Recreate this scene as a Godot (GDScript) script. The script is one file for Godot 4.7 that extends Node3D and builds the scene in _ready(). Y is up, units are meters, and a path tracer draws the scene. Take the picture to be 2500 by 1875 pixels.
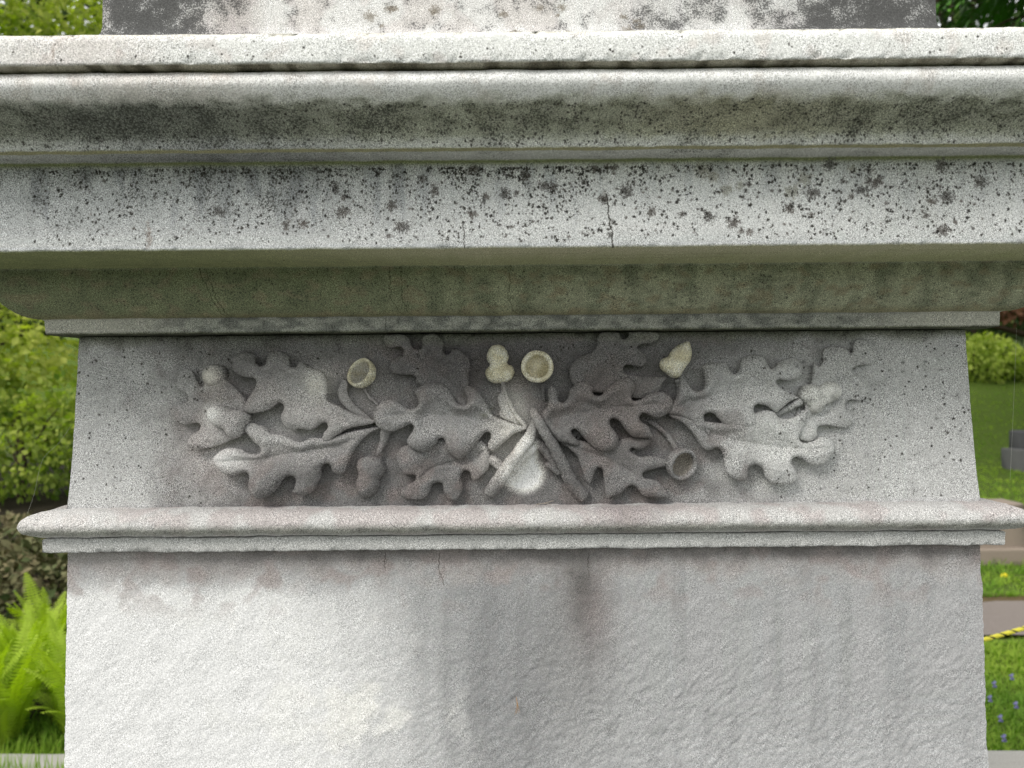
extends Node3D
# A carved marble grave monument in a garden cemetery under an overcast sky.

const EYE := 1.5        # camera height
const DIST := 0.94      # camera to the plane of the pedestal's front face (z = 0)
const LENS := 1880.0    # focal length in pixels of a 2500 pixel wide photograph
const ROLL := 0.0085
const HALF := 0.5607    # half width of the pedestal; its plan is a square round z = -HALF
const CAMX := -0.013

var nz := FastNoiseLite.new()
var nz2 := FastNoiseLite.new()
var rng := RandomNumberGenerator.new()
var taken := {}

const NW := 2048
const NH := 1024
var grain: PackedByteArray
var speck: PackedByteArray
var speck2: PackedByteArray

# ------------------------------------------------------------------ naming
func numbered(called: String) -> String:
	if not taken.has(called):
		taken[called] = 0
		return called
	taken[called] += 1
	return "%s_%03d" % [called, taken[called]]

func thing(called: String, label: String, category: String, at := Vector3.ZERO, group := "") -> Node3D:
	var o := Node3D.new()
	o.name = numbered(called)
	add_child(o)
	o.position = at
	tag(o, label, category, group)
	return o

func tag(o: Node3D, label: String, category: String, group := "") -> void:
	o.set_meta("label", label)
	o.set_meta("category", category)
	if group != "":
		o.set_meta("group", group)

func part(called: String, mesh: Mesh, mat: Material, parent: Node, stuff := false) -> MeshInstance3D:
	var o := MeshInstance3D.new()
	o.name = called
	o.mesh = mesh
	o.material_override = mat
	if stuff:
		o.set_meta("kind", "stuff")
	parent.add_child(o, true)
	return o

func many(called: String, mesh: Mesh, mat: Material, xf: Array, cols: Array, parent: Node) -> MultiMeshInstance3D:
	var mm := MultiMesh.new()
	mm.transform_format = MultiMesh.TRANSFORM_3D
	mm.use_colors = cols.size() > 0
	mm.mesh = mesh
	mm.instance_count = xf.size()
	for i in xf.size():
		var t: Transform3D = xf[i]
		mm.set_instance_transform(i, t)
		if cols.size() > 0:
			var c: Color = cols[i]
			mm.set_instance_color(i, c)
	var o := MultiMeshInstance3D.new()
	o.name = called
	o.multimesh = mm
	o.material_override = mat
	o.set_meta("kind", "stuff")
	parent.add_child(o, true)
	return o

# ------------------------------------------------------------------ mesh helpers
func build_mesh(v: PackedVector3Array, idx: PackedInt32Array, uv := PackedVector2Array(), col := PackedColorArray()) -> ArrayMesh:
	var n := PackedVector3Array()
	n.resize(v.size())
	for k in range(0, idx.size(), 3):
		var a := idx[k]
		var b := idx[k + 1]
		var c := idx[k + 2]
		var fn := (v[c] - v[a]).cross(v[b] - v[a])
		n[a] += fn
		n[b] += fn
		n[c] += fn
	for k in n.size():
		n[k] = n[k].normalized() if n[k].length_squared() > 1e-24 else Vector3.UP
	var arr := []
	arr.resize(Mesh.ARRAY_MAX)
	arr[Mesh.ARRAY_VERTEX] = v
	arr[Mesh.ARRAY_NORMAL] = n
	arr[Mesh.ARRAY_INDEX] = idx
	if uv.size() == v.size():
		arr[Mesh.ARRAY_TEX_UV] = uv
	if col.size() == v.size():
		arr[Mesh.ARRAY_COLOR] = col
	var m := ArrayMesh.new()
	m.add_surface_from_arrays(Mesh.PRIMITIVE_TRIANGLES, arr)
	return m

func spline(p: Array, div: int, closed := false) -> PackedVector3Array:
	var out := PackedVector3Array()
	var n := p.size()
	var segs := n if closed else n - 1
	for i in segs:
		var a: Vector3 = p[(i - 1 + n) % n] if closed else p[maxi(i - 1, 0)]
		var b: Vector3 = p[i]
		var c: Vector3 = p[(i + 1) % n]
		var d: Vector3 = p[(i + 2) % n] if closed else p[mini(i + 2, n - 1)]
		for k in div:
			out.append(b.cubic_interpolate(c, a, d, float(k) / div))
	if not closed:
		out.append(p[n - 1])
	return out

# a round tube along points; x of each radius entry is interpolated along the path
func tube(pts: PackedVector3Array, radii: Array, sides := 12, rough := 0.0, cap := true) -> ArrayMesh:
	var v := PackedVector3Array()
	var uv := PackedVector2Array()
	var idx := PackedInt32Array()
	var n := pts.size()
	var side := Vector3.ZERO
	var run := 0.0
	for i in n:
		var t := (pts[mini(i + 1, n - 1)] - pts[maxi(i - 1, 0)]).normalized()
		if i == 0:
			side = t.cross(Vector3.UP if absf(t.y) < 0.9 else Vector3.RIGHT).normalized()
		else:
			run += pts[i].distance_to(pts[i - 1])
		side = (side - t * side.dot(t)).normalized()
		var up := t.cross(side)
		var f := float(i) / (n - 1) * (radii.size() - 1)
		var k := mini(int(f), radii.size() - 2)
		var r: float = lerpf(radii[k], radii[k + 1], f - k)
		if cap and (i == 0 or i == n - 1):
			r *= 0.55
		for j in sides + 1:
			var a := TAU * j / sides
			var d := side * cos(a) + up * sin(a)
			var q := pts[i] + d * r
			var rr := r
			if rough > 0.0:
				rr += rough * nz.get_noise_3dv((pts[i] + d * r) * (30.0 / maxf(r, 0.001)))
			q = pts[i] + d * rr
			v.append(q)
			uv.append(Vector2(float(j) / sides, run))
	for i in n - 1:
		for j in sides:
			var a := i * (sides + 1) + j
			var b := a + sides + 1
			idx.append_array([a, b, a + 1, a + 1, b, b + 1])
	if cap:
		for e in [0, n - 1]:
			var c := v.size()
			v.append(pts[e])
			uv.append(Vector2(0.5, 0))
			for j in sides:
				var a: int = e * (sides + 1) + j
				if e == 0:
					idx.append_array([c, a, a + 1])
				else:
					idx.append_array([c, a + 1, a])
	return build_mesh(v, idx, uv)

# a lathe round the z axis; profile points are (radius, height)
func lathe(prof: Array, sides: int, at: Transform3D, wob := 0.0, seed_at := Vector3.ZERO, tones := []) -> ArrayMesh:
	var v := PackedVector3Array()
	var idx := PackedInt32Array()
	var col := PackedColorArray()
	for i in prof.size():
		var p: Vector2 = prof[i]
		for j in sides:
			if tones.size() > 0:
				col.append(tones[i])
			var a := TAU * j / sides
			var q := Vector3(cos(a) * p.x, sin(a) * p.x, p.y)
			if wob > 0.0:
				q *= 1.0 + wob * nz2.get_noise_3dv(q * 2500.0 + seed_at)
			v.append(at * q)
	for i in prof.size() - 1:
		for j in sides:
			var a := i * sides + j
			var b := i * sides + (j + 1) % sides
			idx.append_array([a, a + sides, b, b, a + sides, b + sides])
	return build_mesh(v, idx, PackedVector2Array(), col)

func bevel_box(size: Vector3, b: float, wob := 0.0, step := 0.0) -> ArrayMesh:
	# a box standing on y = 0 with rounded upper edges, its walls cut into strips so that they can be uneven
	var prof: Array = [Vector2(0, 0), Vector2(0, size.y - b), Vector2(-b * 0.3, size.y - b * 0.3), Vector2(-b, size.y)]
	var v := PackedVector3Array()
	var idx := PackedInt32Array()
	var nx := 1 if step <= 0.0 else maxi(1, int(size.x / step))
	var nzc := 1 if step <= 0.0 else maxi(1, int(size.z / step))
	var per := 2 * (nx + nzc)
	for p: Vector2 in prof:
		var hx := size.x / 2 + p.x
		var hz := size.z / 2 + p.x
		for k in per:
			var q: Vector3
			if k < nx:
				q = Vector3(lerpf(-hx, hx, float(k) / nx), p.y, hz)
			elif k < nx + nzc:
				q = Vector3(hx, p.y, lerpf(hz, -hz, float(k - nx) / nzc))
			elif k < 2 * nx + nzc:
				q = Vector3(lerpf(hx, -hx, float(k - nx - nzc) / nx), p.y, -hz)
			else:
				q = Vector3(-hx, p.y, lerpf(-hz, hz, float(k - 2 * nx - nzc) / nzc))
			if wob > 0.0:
				q += Vector3(nz2.get_noise_3dv(q * 400.0), nz2.get_noise_3dv(q * 400.0 + Vector3(9, 3, 1)), nz2.get_noise_3dv(q * 400.0 + Vector3(4, 7, 30))) * wob
			v.append(q)
	for i in prof.size() - 1:
		for k in per:
			var a := i * per + k
			var c := i * per + (k + 1) % per
			idx.append_array([a, a + per, c, c, a + per, c + per])
	var top := v.size()
	v.append(Vector3(0, size.y, 0))
	for k in per:
		var a := (prof.size() - 1) * per + k
		idx.append_array([a, top, (prof.size() - 1) * per + (k + 1) % per])
	return build_mesh(v, idx)

# ------------------------------------------------------------------ photograph measures to metres
# sight line through a pixel of the photograph, as slopes to the right and up
func sight(px: float, py: float) -> Vector2:
	var u := px - 1250.0
	var v := 937.5 - py
	return Vector2(u + v * ROLL, v - u * ROLL) / LENS

func at_z(px: float, py: float, z: float) -> Vector3:
	var s := sight(px, py)
	return Vector3(CAMX + s.x * (DIST - z), EYE + s.y * (DIST - z), z)

# ------------------------------------------------------------------ stone textures
func smooth(a: float, b: float, x: float) -> float:
	return smoothstep(a, b, x)

func blob(x: float, y: float, cx: float, cy: float, rx: float, ry: float) -> float:
	var dx := (x - cx) / rx
	var dy := (y - cy) / ry
	return exp(-(dx * dx + dy * dy))

func make_noise() -> void:
	var f := FastNoiseLite.new()
	f.seed = 11
	f.noise_type = FastNoiseLite.TYPE_SIMPLEX
	f.frequency = 0.47
	f.fractal_octaves = 2
	f.fractal_gain = 1.0
	var im := f.get_image(NW, NH)
	im.convert(Image.FORMAT_L8)
	grain = im.get_data()
	f.seed = 23
	f.frequency = 0.15
	f.fractal_octaves = 3
	f.fractal_gain = 0.75
	f.fractal_lacunarity = 2.2
	im = f.get_image(NW, NH)
	im.convert(Image.FORMAT_L8)
	speck = im.get_data()
	f.seed = 31
	f.frequency = 0.011
	f.fractal_octaves = 5
	f.fractal_gain = 0.6
	im = f.get_image(NW, NH)
	im.convert(Image.FORMAT_L8)
	speck2 = im.get_data()

# tint: a small picture of stone colour (rgb) and of black lichen growth (a); returns [colour, relief]
func paint(tint: Image, w: int, h: int, dark: Color, grain_amount: float, off: Vector2i, bias := 0, patch := 0.4, rough_mix := 0.3) -> Array:
	tint.resize(w, h, Image.INTERPOLATE_CUBIC)
	var t := tint.get_data()
	var out := PackedByteArray()
	out.resize(w * h * 3)
	var rel := PackedByteArray()
	rel.resize(w * h)
	var dr := int(dark.r * 255)
	var dg := int(dark.g * 255)
	var db := int(dark.b * 255)
	var ga := int(grain_amount * 256)
	var rm := int(rough_mix * 256)
	var u2 := int(patch * 256)
	var u1 := 256 - u2
	# even out the lichen noise: mean 128, deviation 20
	var sum := 0.0
	var sq := 0.0
	for q in 4000:
		var j := (q * 4241) % (NW * NH)
		var s0 := float((((speck[j] * 11 + grain[j] * 5) >> 4) * u1 + speck2[(j * 7 + 99) % (NW * NH)] * u2) >> 8)
		sum += s0
		sq += s0 * s0
	var mean := int(sum / 4000.0)
	var gain := int(20.0 * 256.0 / sqrt(sq / 4000.0 - sum * sum / 1.6e7))
	var i := 0
	for y in h:
		var row := ((y + off.y) % NH) * NW
		var row2 := ((y + off.y * 3 + 217) % NH) * NW
		for x in w:
			var j := row + ((x + off.x) & 2047)
			var g := grain[j] - 128
			var f := speck[j]
			var pz := speck2[row2 + x]
			var s := (((f * 11 + grain[j] * 5) >> 4) * u1 + pz * u2) >> 8
			s = 128 + (((s - mean) * gain) >> 8)
			var i4 := i * 4
			var k := (t[i4 + 3] + bias - s) * 12 + ((pz - 128) >> 1)
			if k < 0:
				k = 0
			else:
				k = mini(k, 150 + (f >> 2) + (g >> 2))
			# mineral grain, a faint mottle
			var m := 256 + ((g * ga * (pz + 30)) >> 14) + ((128 - f) >> 2)
			var inv := 255 - k
			var r3 := i * 3
			var kk := k + ((g * k) >> 9)
			out[r3] = clampi(((((t[i4] * m) >> 8) * inv) + dr * kk) >> 8, 0, 255)
			out[r3 + 1] = clampi(((((t[i4 + 1] * m) >> 8) * inv) + dg * kk) >> 8, 0, 255)
			out[r3 + 2] = clampi(((((t[i4 + 2] * m) >> 8) * inv) + db * kk) >> 8, 0, 255)
			rel[i] = clampi(128 + ((g * (256 - rm)) >> 8) + (((f - 128) * rm) >> 7) + (k >> 4), 0, 255)
			i += 1
	return [Image.create_from_data(w, h, false, Image.FORMAT_RGB8, out), Image.create_from_data(w, h, false, Image.FORMAT_L8, rel)]

func stone_material(pics: Array, relief: float) -> StandardMaterial3D:
	var m := StandardMaterial3D.new()
	m.albedo_texture = ImageTexture.create_from_image(pics[0])
	m.vertex_color_use_as_albedo = true
	m.roughness = 0.92
	m.metallic_specular = 0.25
	m.heightmap_enabled = true
	m.heightmap_texture = ImageTexture.create_from_image(pics[1])
	m.heightmap_scale = relief
	return m

# a crusty lichen rosette pressed into a finished picture
func rosette(im: Image, cx: float, cy: float, r: float, col: Color, sx := 1.0, strength := 0.8) -> void:
	var R := int(r * 1.4) + 1
	var w := im.get_width()
	var h := im.get_height()
	for yy in range(-R, R + 1):
		for xx in range(-int(R * sx) - 1, int(R * sx) + 2):
			var px := int(cx) + xx
			var py := int(cy) + yy
			if px < 0 or py < 0 or px >= w or py >= h:
				continue
			var dx := xx / sx
			var a := atan2(float(yy), dx)
			var d := sqrt(dx * dx + yy * yy)
			var edge := r * (1.0 + 0.55 * nz2.get_noise_2d(px * 5.0, py * 5.0) + 0.3 * nz2.get_noise_2d(cos(a) * 60.0 + cx, sin(a) * 60.0 + cy))
			if d > edge:
				continue
			var crk := 0.5 + 0.5 * nz2.get_noise_2d(px * 22.0 + cx, py * 22.0)
			var grit := nz.get_noise_2d(px * 33.0, py * 33.0 + cx)
			var k := strength * clampf((edge - d) / 2.5, 0.0, 1.0)
			k *= clampf(1.4 - 1.1 * d / edge + 1.3 * grit, 0.0, 1.0)
			var c := im.get_pixel(px, py)
			var lc := col.darkened(0.45).lerp(col.lightened(0.35), clampf(crk * 1.8 - 0.4, 0.0, 1.0))
			im.set_pixel(px, py, c.lerp(lc, k))

# crisp little lichen dots, clumped; they thin out down the field where fall > 0
func dots(im: Image, n: int, field: Rect2, r0: float, r1: float, fall: float, strength := 0.85) -> void:
	for k in n:
		var f := rng.randf()
		var q := pow(f, 1.0 + fall)
		var cx := rng.randf_range(field.position.x, field.end.x)
		var cy := lerpf(field.position.y, field.end.y, q)
		if nz2.get_noise_2d(cx * 0.9 + 31.0, cy * 0.9) < rng.randf_range(-0.5, 0.25):
			continue
		var r := lerpf(r0, r1, pow(rng.randf(), 3.0))
		var ecc := rng.randf_range(0.7, 1.4)
		var R := int(r * 1.5) + 2
		var tone := rng.randf_range(0.13, 0.27)
		var col := Color(tone * 1.04, tone, tone * 0.94)
		for yy in range(-R, R + 1):
			for xx in range(-R, R + 1):
				var px := int(cx) + xx
				var py := int(cy) + yy
				if px < 0 or py < 0 or px >= im.get_width() or py >= im.get_height():
					continue
				var d := sqrt(xx * xx * ecc + yy * yy / ecc) / (1.0 + 0.7 * nz2.get_noise_2d(px * 14.0, py * 14.0))
				var al := clampf(r + 0.5 - d, 0.0, 1.0) * strength
				if al > 0.0:
					im.set_pixel(px, py, im.get_pixel(px, py).lerp(col, al))

func crack(im: Image, pts: Array, wid: float, col: Color) -> void:
	for i in pts.size() - 1:
		var a: Vector2 = pts[i]
		var b: Vector2 = pts[i + 1]
		var n := int(a.distance_to(b) * 2.0) + 1
		for k in n:
			var p := a.lerp(b, float(k) / n)
			p.x += 1.6 * nz2.get_noise_2d(p.y * 9.0, p.x * 3.0) + 2.5 * nz2.get_noise_2d(p.y * 2.0, 77.0)
			var ww := wid * (0.75 + 0.5 * nz2.get_noise_2d(p.y * 7.0, 5.0))
			for dx in range(-3, 4):
				for dy in range(-3, 4):
					var d := sqrt(float(dx * dx + dy * dy))
					var q := Vector2i(int(p.x) + dx, int(p.y) + dy)
					if d < ww + 0.6 and q.x >= 0 and q.y >= 0 and q.x < im.get_width() and q.y < im.get_height():
						var al := clampf(ww + 0.6 - d, 0.0, 1.0) * 0.7
						im.set_pixel(q.x, q.y, im.get_pixel(q.x, q.y).lerp(col, al))

func rgb(r: float, g: float, b: float, a := 0.0) -> Color:
	return Color(r / 255.0, g / 255.0, b / 255.0, clampf(a / 255.0, 0.0, 1.0))

func mixc(a: Color, b: Color, k: float) -> Color:
	return a.lerp(b, clampf(k, 0.0, 1.0))

const SPAN := 1.15   # metres of stone one picture spans across

func tex_u(x: float) -> float:
	return pingpong(x / SPAN + 0.5, 1.0)

func n2(x: float, y: float, f: float, o := 0.0) -> float:
	return nz2.get_noise_2d(x * f * 10.0 + o * 100.0, y * f * 10.0 - o * 70.0)

# ------------------------------------------------------------------ stone rings (mouldings mitred round the square plan)
# prof: points (z of the front face, height), downwards; chips: how uneven
func ring(prof: Array, fine: float, chips: float, v_of: Array, ripple := 0.0) -> ArrayMesh:
	var v := PackedVector3Array()
	var uv := PackedVector2Array()
	var idx := PackedInt32Array()
	for face in 4:
		var start := v.size()
		var wmax := 0.0
		for p: Vector2 in prof:
			wmax = maxf(wmax, p.x + HALF)
		var step := fine if face == 0 else (fine * 4.0 if face < 3 else fine * 16.0)
		var cols := int(2.0 * wmax / step)
		var worn := PackedFloat32Array()
		worn.resize(prof.size())
		for i in range(1, prof.size() - 1):
			var pa: Vector2 = prof[i] - prof[i - 1]
			var pb: Vector2 = prof[i + 1] - prof[i]
			if pa.length() > 1e-6 and pb.length() > 1e-6 and pa.angle_to(pb) < -0.38:
				worn[i] = 1.0
		for i in prof.size():
			var p: Vector2 = prof[i]
			var w := p.x + HALF
			for c in cols + 1:
				var a := (2.0 * c / cols - 1.0) * w
				var q: Vector3
				match face:
					0: q = Vector3(a, p.y, w)
					1: q = Vector3(w, p.y, -a)
					2: q = Vector3(-w, p.y, a)
					_: q = Vector3(-a, p.y, -w)
				var d := Vector3(nz.get_noise_3d(q.x * 1000.0, q.y * 1000.0, q.z * 1000.0), nz.get_noise_3d(q.x * 1000.0 + 900.0, q.y * 1000.0, q.z * 1000.0), nz.get_noise_3d(q.x * 1000.0, q.y * 1000.0 + 900.0, q.z * 1000.0))
				var e := Vector3(nz2.get_noise_3d(q.x * 6000.0, q.y * 6000.0, q.z * 6000.0), nz2.get_noise_3d(q.x * 6000.0 + 1900.0, q.y * 6000.0, q.z * 6000.0), nz2.get_noise_3d(q.x * 6000.0, q.y * 6000.0 + 1900.0, q.z * 6000.0))
				q += (d * 1.3 + e * 0.9) * chips
				if worn[i] > 0.0:
					var nick := maxf(0.0, nz2.get_noise_2d(a * 2600.0 + 70.0 * face, p.y * 900.0) - 0.22) * 0.006 + maxf(0.0, nz.get_noise_2d(a * 700.0, p.y * 700.0 + 50.0 * face) - 0.3) * 0.004
					q += Vector3(-q.x * (0.0 if face == 0 else signf(q.x) / maxf(absf(q.x), 0.01)), 0.0, -signf(q.z) if face == 0 else 0.0) * nick
				if ripple > 0.0 and face == 0:
					var k := smoothstep(-0.18, -0.42, p.y - EYE) * (0.35 + 0.65 * smoothstep(-0.3, 0.05, a))
					var rp := nz2.get_noise_2d(a * 3300.0 + 60.0 * nz.get_noise_2d(a * 900.0, p.y * 900.0), p.y * 9000.0 + 90.0 * nz.get_noise_2d(a * 600.0, p.y * 600.0))
					q.z += ripple * k * (rp + 0.7 * nz2.get_noise_2d(a * 9000.0, p.y * 14000.0))
				v.append(q + Vector3(0, 0, -HALF))
				uv.append(Vector2(tex_u(a if face == 0 else a + 0.31 * face), v_of[i]))
		for i in prof.size() - 1:
			for c in cols:
				var a := start + i * (cols + 1) + c
				var b := a + cols + 1
				idx.append_array([a, a + 1, b, a + 1, b + 1, b])
	return build_mesh(v, idx, uv)

# lays points along a profile no further apart than step, keeping its corners
func dense(prof: Array, step: float) -> Array:
	var out := []
	for i in prof.size() - 1:
		var a: Vector2 = prof[i]
		var b: Vector2 = prof[i + 1]
		var n := maxi(1, int(ceil(a.distance_to(b) / step)))
		for k in n:
			out.append(a.lerp(b, float(k) / n))
	out.append(prof[-1])
	return out

func lengths(prof: Array) -> Array:
	var out := [0.0]
	for i in prof.size() - 1:
		var a: Vector2 = prof[i]
		out.append(out[-1] + a.distance_to(prof[i + 1]))
	return out

func cornice_profile() -> Array:
	var p := [Vector2(-0.05, 0.4355), Vector2(0.10, 0.378), Vector2(0.2615, 0.3103), Vector2(0.2660, 0.3082), Vector2(0.2685, 0.3050), Vector2(0.2691, 0.3020), Vector2(0.2691, 0.2835), Vector2(0.2684, 0.2819), Vector2(0.2668, 0.2812), Vector2(0.2495, 0.2806)]
	for k in 9:
		var th := PI / 2 * k / 8.0
		p.append(Vector2(0.2503 + 0.0122 * sin(th), 0.2690 + 0.0112 * cos(th)))
	for k in range(1, 17):
		var t := k / 16.0
		var s := (1.0 + cos(PI * clampf(t / 0.86, 0.0, 1.0))) / 2.0
		p.append(Vector2(lerpf(0.2157, 0.2625, s), lerpf(0.2690, 0.2243, t)))
	p.append_array([Vector2(0.2150, 0.2232), Vector2(0.2135, 0.2227), Vector2(0.1750, 0.2236), Vector2(0.1722, 0.2225), Vector2(0.1707, 0.2200), Vector2(0.1705, 0.2165), Vector2(0.1705, 0.1385), Vector2(0.1700, 0.1368), Vector2(0.1685, 0.1359), Vector2(0.075, 0.1366), Vector2(0.062, 0.1372), Vector2(0.0575, 0.1362)])
	for k in range(0, 13):
		var th := PI / 2 * k / 12.0
		p.append(Vector2(0.0165 + 0.0395 * cos(th), 0.1352 - 0.0530 * sin(th)))
	p.append_array([Vector2(0.0146, 0.0819), Vector2(0.0136, 0.0808), Vector2(0.0135, 0.0655), Vector2(0.0130, 0.0643), Vector2(0.0118, 0.0636), Vector2(-0.04, 0.0638)])
	return p

func frieze_z(y: float) -> float:
	# the frieze block leans back and flares a little at its foot
	var t := clampf((0.062 - y) / 0.21, 0.0, 1.0)
	return -0.0127 + 0.0085 * t + 0.0022 * pow(t, 5.0)

# ------------------------------------------------------------------ colours of the stone surfaces (x across, y height over the eye, both metres)
func tint_cornice(x: float, z: float, y: float) -> Color:
	var w := n2(x, y, 60.0, 3.0)
	var w2 := n2(x * 0.6, y * 2.0, 260.0, 8.0)
	var c: Color
	if y > 0.3085:      # sloping top
		c = rgb(178, 178, 168, 80)
	elif y > 0.2822:    # upper band
		c = rgb(212, 213, 209, 62 + 12 * w2)
		c = mixc(c, rgb(198, 189, 184, 84), 0.7 * blob(x, 0, -0.40 + 0.03 * w, 0, 0.07, 9) + 0.5 * smooth(0.25, 0.6, n2(x, y, 90.0, 21.0)))
		c = mixc(c, rgb(205, 198, 178, 60), 0.6 * smooth(0.304, 0.309, y))
	elif y > 0.2796:    # slot under it: dark stain and its shadow put into the tint
		c = mixc(rgb(176, 170, 150, 100), rgb(126, 120, 100, 122), smooth(-0.2, 0.7, w2 + 0.5 * w))
	elif y > 0.2229:    # ogee: sky-lit crown, shaded belly and paler foot painted in, with algae
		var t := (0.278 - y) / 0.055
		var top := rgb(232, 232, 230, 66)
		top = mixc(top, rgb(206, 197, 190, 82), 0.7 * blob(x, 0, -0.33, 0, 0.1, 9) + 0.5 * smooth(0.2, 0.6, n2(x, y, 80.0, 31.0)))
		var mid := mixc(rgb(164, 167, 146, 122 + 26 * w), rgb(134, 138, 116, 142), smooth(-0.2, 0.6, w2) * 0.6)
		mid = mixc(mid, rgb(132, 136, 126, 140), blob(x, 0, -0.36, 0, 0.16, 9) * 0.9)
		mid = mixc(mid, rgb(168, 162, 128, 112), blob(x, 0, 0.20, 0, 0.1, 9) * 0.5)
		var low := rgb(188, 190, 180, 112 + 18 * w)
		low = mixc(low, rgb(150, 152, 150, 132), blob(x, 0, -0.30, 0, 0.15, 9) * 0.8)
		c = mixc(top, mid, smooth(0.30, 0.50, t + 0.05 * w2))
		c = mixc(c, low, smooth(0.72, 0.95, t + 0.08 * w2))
	elif z > 0.172 and y > 0.2:    # its soffit
		c = mixc(rgb(166, 162, 118, 104), rgb(134, 144, 92, 96), smooth(0.205, 0.18, z) + 0.3 * w2)
	elif y > 0.1366 and z > 0.1:   # broad band
		var t2 := (0.222 - y) / 0.085
		var br := smooth(-0.25, 0.1, x + 0.06 * w)
		var st := n2(x * 1.0, y * 0.15, 170.0, 5.0)
		c = mixc(rgb(190, 192, 193, 110), rgb(220, 221, 221, 90), br)
		c.a += 0.015 + (0.06 * (1.0 - smooth(0.0, 0.62 + 0.25 * st, t2)) + 0.05 * w) * (1.0 - 0.35 * smooth(0.1, 0.4, x))
		c = mixc(c, Color(c.r * 0.84, c.g * 0.85, c.b * 0.87, c.a), 0.7 * smooth(-0.1, 0.6, st + 0.3 - t2))
		c = mixc(c, rgb(196, 198, 198, 74), smooth(0.72, 1.0, t2))
		c = mixc(c, rgb(205, 207, 206, 120), blob(x, 0, 0.40, 0, 0.09, 9) * 0.7)
		c = mixc(c, rgb(150, 154, 124, 120), (1.0 - smooth(0.0, 0.06, t2)) * 0.8)
	elif z > 0.058:     # main soffit
		var q := smooth(0.165, 0.08, z)
		c = mixc(rgb(184, 180, 142, 84), rgb(166, 168, 120, 100), q + 0.25 * w2)
		c = mixc(c, rgb(132, 140, 86, 112), smooth(0.0, -0.4, x) * 0.8)
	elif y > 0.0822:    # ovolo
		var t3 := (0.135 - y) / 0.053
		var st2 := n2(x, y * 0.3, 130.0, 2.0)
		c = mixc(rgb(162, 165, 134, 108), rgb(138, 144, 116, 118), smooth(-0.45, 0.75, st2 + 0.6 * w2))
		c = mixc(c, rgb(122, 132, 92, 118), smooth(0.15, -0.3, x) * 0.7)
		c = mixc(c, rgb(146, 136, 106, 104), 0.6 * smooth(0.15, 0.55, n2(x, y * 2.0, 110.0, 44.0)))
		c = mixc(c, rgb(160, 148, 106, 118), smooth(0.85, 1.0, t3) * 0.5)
	else:               # lowest fillet
		c = mixc(rgb(160, 162, 152, 108 + 10 * w2), rgb(134, 136, 130, 118), smooth(-0.1, 0.5, n2(x, y * 2.0, 140.0, 9.0) + 0.15))
		c = mixc(c, rgb(186, 184, 172, 90), smooth(0.36, 0.52, absf(x)))
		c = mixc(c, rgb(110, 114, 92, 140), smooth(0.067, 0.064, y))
	return c

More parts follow.
